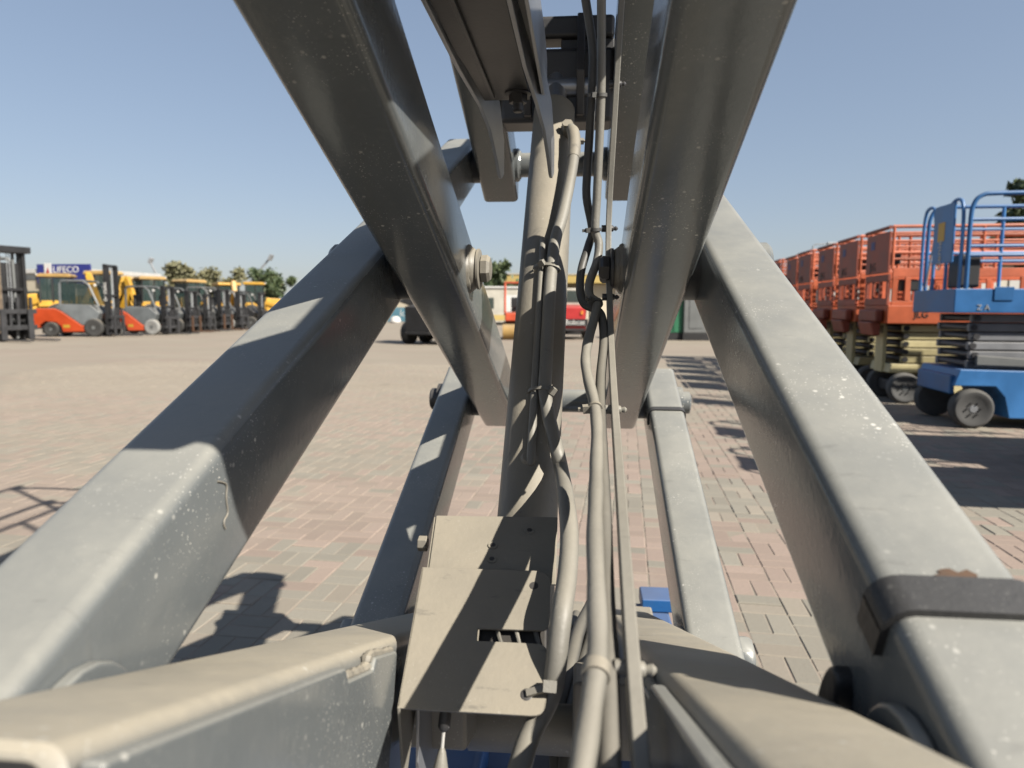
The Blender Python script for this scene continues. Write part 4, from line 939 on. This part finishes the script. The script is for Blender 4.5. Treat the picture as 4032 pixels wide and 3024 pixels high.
# the red one shows its tail to the lens
compact_loader('red compact loader with white lettering on its tail and pale cab', pos(2245, 1333), YAW+rad(90), REDP, CRMP, 'Bobcat')
compact_loader('black compact loader standing alone on the open yard', pos(1712, 1352), YAW+rad(66), BLACKP, BLACKP)
t = thing('skip_container', 'green steel box container on dark skids', 'container', pos(2650, 1340), YAW)
B(t, 'box', (-.75, 0, .32), (.42, 1.6, 2.3), GREEN, .02); B(t, 'skid', (-.78, .02, 0), (.42, 1.55, .319), BLACKP, .01)
for x in (-.6, -.3, 0, .25): B(t, 'rib', (x, -.03, .4), (x+.06, -.001, 2.2), GREEN, .006)
t = thing('generator_set', 'dark grey boxed generator beside the green container', 'generator', pos(2730, 1341), YAW)
B(t, 'canopy', (-.42, 0, .30), (1.9, 1.3, 2.2), CONT, .04); B(t, 'base_frame', (-.45, -.02, 0), (1.95, 1.32, .299), BLACKP, .01)
for x in (-.2, .5, 1.2): d_ = B(t, 'door', (x, -.02, .5), (x+.55, -.001, 2.0), CONT, .006); B(d_, 'handle', (x+.45, -.04, 1.2), (x+.5, -.021, 1.4), BLACKP)
# cream sheds and street lamp behind the lifts
t = thing('cream_shed', 'cream corrugated shed behind the rails of the lifts', 'shed', far(3850, 27), YAW+rad(-3))
B(t, 'wall', (-4, 0, 0), (7, 5, 2.9), CRMP, .02); B(t, 'roof', (-4.2, -.3, 2.9), (7.2, 5.2, 3.05), WHT, .02)
for i in range(9): B(t, 'door', (-3.6+i*1.15, -.04, 1.3), (-2.9+i*1.15, -.001, 2.6), WHT, .01)
lp = far(3190, 46); t = thing('street_lamp', 'grey street lamp with single arm behind the orange lifts', 'street lamp', lp, YAW)
ztop = at(3190, 962, 46).z
T(t, 'pole', [(0, 0, 0), (0, 0, 2), (0, 0, ztop-.1)], [.09, .08, .05], STEELG, 10); T(t, 'arm', [(0, 0, ztop-.1), (.12, 0, ztop), (1.15, 0, ztop+.06)], .035, STEELG); B(t, 'lamp_head', (.85, -.12, ztop+.0), (1.35, .12, ztop+.13), STEELG, .03)

# ---- trees
def tree(name, label, loc, h, rx, cz, leaf, n, size=.16, group=None, seed=1):
    rnd = random.Random(seed); t = thing(name, label, 'tree', loc, rnd.random()*6, group)
    mb = MB(); top = Vector((rnd.uniform(-.2, .2), rnd.uniform(-.2, .2), h*.62)); mb.tube([(0, 0, 0), (.05, 0, h*.25), tuple(top)], [h*.035, h*.026, h*.012], 9)
    blobs = []
    for i in range(30):
        a = rnd.uniform(0, 6.28); rr = rx*rnd.uniform(.1, 1.0); z = h*rnd.uniform(cz, .97); e = Vector((rr*math.cos(a), rr*math.sin(a), z)); blobs.append((e, rx*rnd.uniform(.12, .34)))
        s0 = Vector((0, 0, h*rnd.uniform(.22, .5))); mb.tube([s0, (s0+e)/2+Vector((0, 0, .1*h)), e], [h*.014, h*.009, h*.004], 6)
    blobs += [(Vector((0, 0, h*.86)), rx*.4), (Vector((.15*rx, 0, h*.7)), rx*.5)]
    mb.build('trunk', BARK, t)
    cr = MB()
    for i in range(n):
        e, r = rnd.choice(blobs); d = Vector((rnd.gauss(0, 1), rnd.gauss(0, 1), rnd.gauss(0, 1)))
        if d.length < .01: continue
        p = e+d.normalized()*r*(rnd.random()**.6)*rnd.uniform(.7, 1.35)+Vector((0, 0, abs(rnd.gauss(0, .12*r)))); p.z = max(p.z, h*.12)
        q = Euler((rnd.uniform(0, 6.28), rnd.uniform(0, 6.28), rnd.uniform(0, 6.28))).to_matrix(); s_ = size*rnd.uniform(.6, 1.4)
        cr.add([p+q @ Vector(c) for c in ((-s_*.5, -s_, 0), (s_*.5, -s_*.3, .03), (s_*.35, s_, 0), (-s_*.45, s_*.4, -.03))], [(0, 1, 2, 3)])
    cr.build('crown', leaf, t, fixn=False)
    return t
TREES = [('olive tree with ragged tip behind the yellow loaders', 716, 66, 5.1, 2.4, .3, LEAF1, 5200), ('pale olive tree spreading low behind the tan roof', 842, 70, 4.8, 2.7, .28, LEAF1, 4600),
         ('dense green bush right of the yellow loaders', 1062, 74, 4.9, 2.7, .12, LEAF2, 6500), ('round green tree in front of the warehouse', 1945, 56, 4.7, 2.0, .12, LEAF2, 5200),
         ('low green shrub beside the site cabin', 2020, 57, 2.6, 1.3, .1, LEAF2, 2600)]
for k, (lb, u, Y, hh, rx, cz, lf, n) in enumerate(TREES): tree('tree', lb, far(u, Y), hh, rx, cz, lf, n, .2, None, 11+k)
tree('tree', 'tall dark tree behind the blue lift rails', far(4120, 24), 5.2, 2.0, .15, LEAF2, 12000, .13, None, 31)
tree('tree', 'dark tree seen through the orange guard rails', far(3930, 30), 4.2, 1.9, .12, LEAF2, 8000, .14, None, 33)
# far perimeter wall closing the yard
t = tag(MB().box((-150, 0, 0), (150, .3, 2.0)).build('perimeter_wall', CRM), 'long low cream wall closing the far side of the yard', 'wall'); t.location = far(2016, 95); t.rotation_euler = (0, 0, YAW)
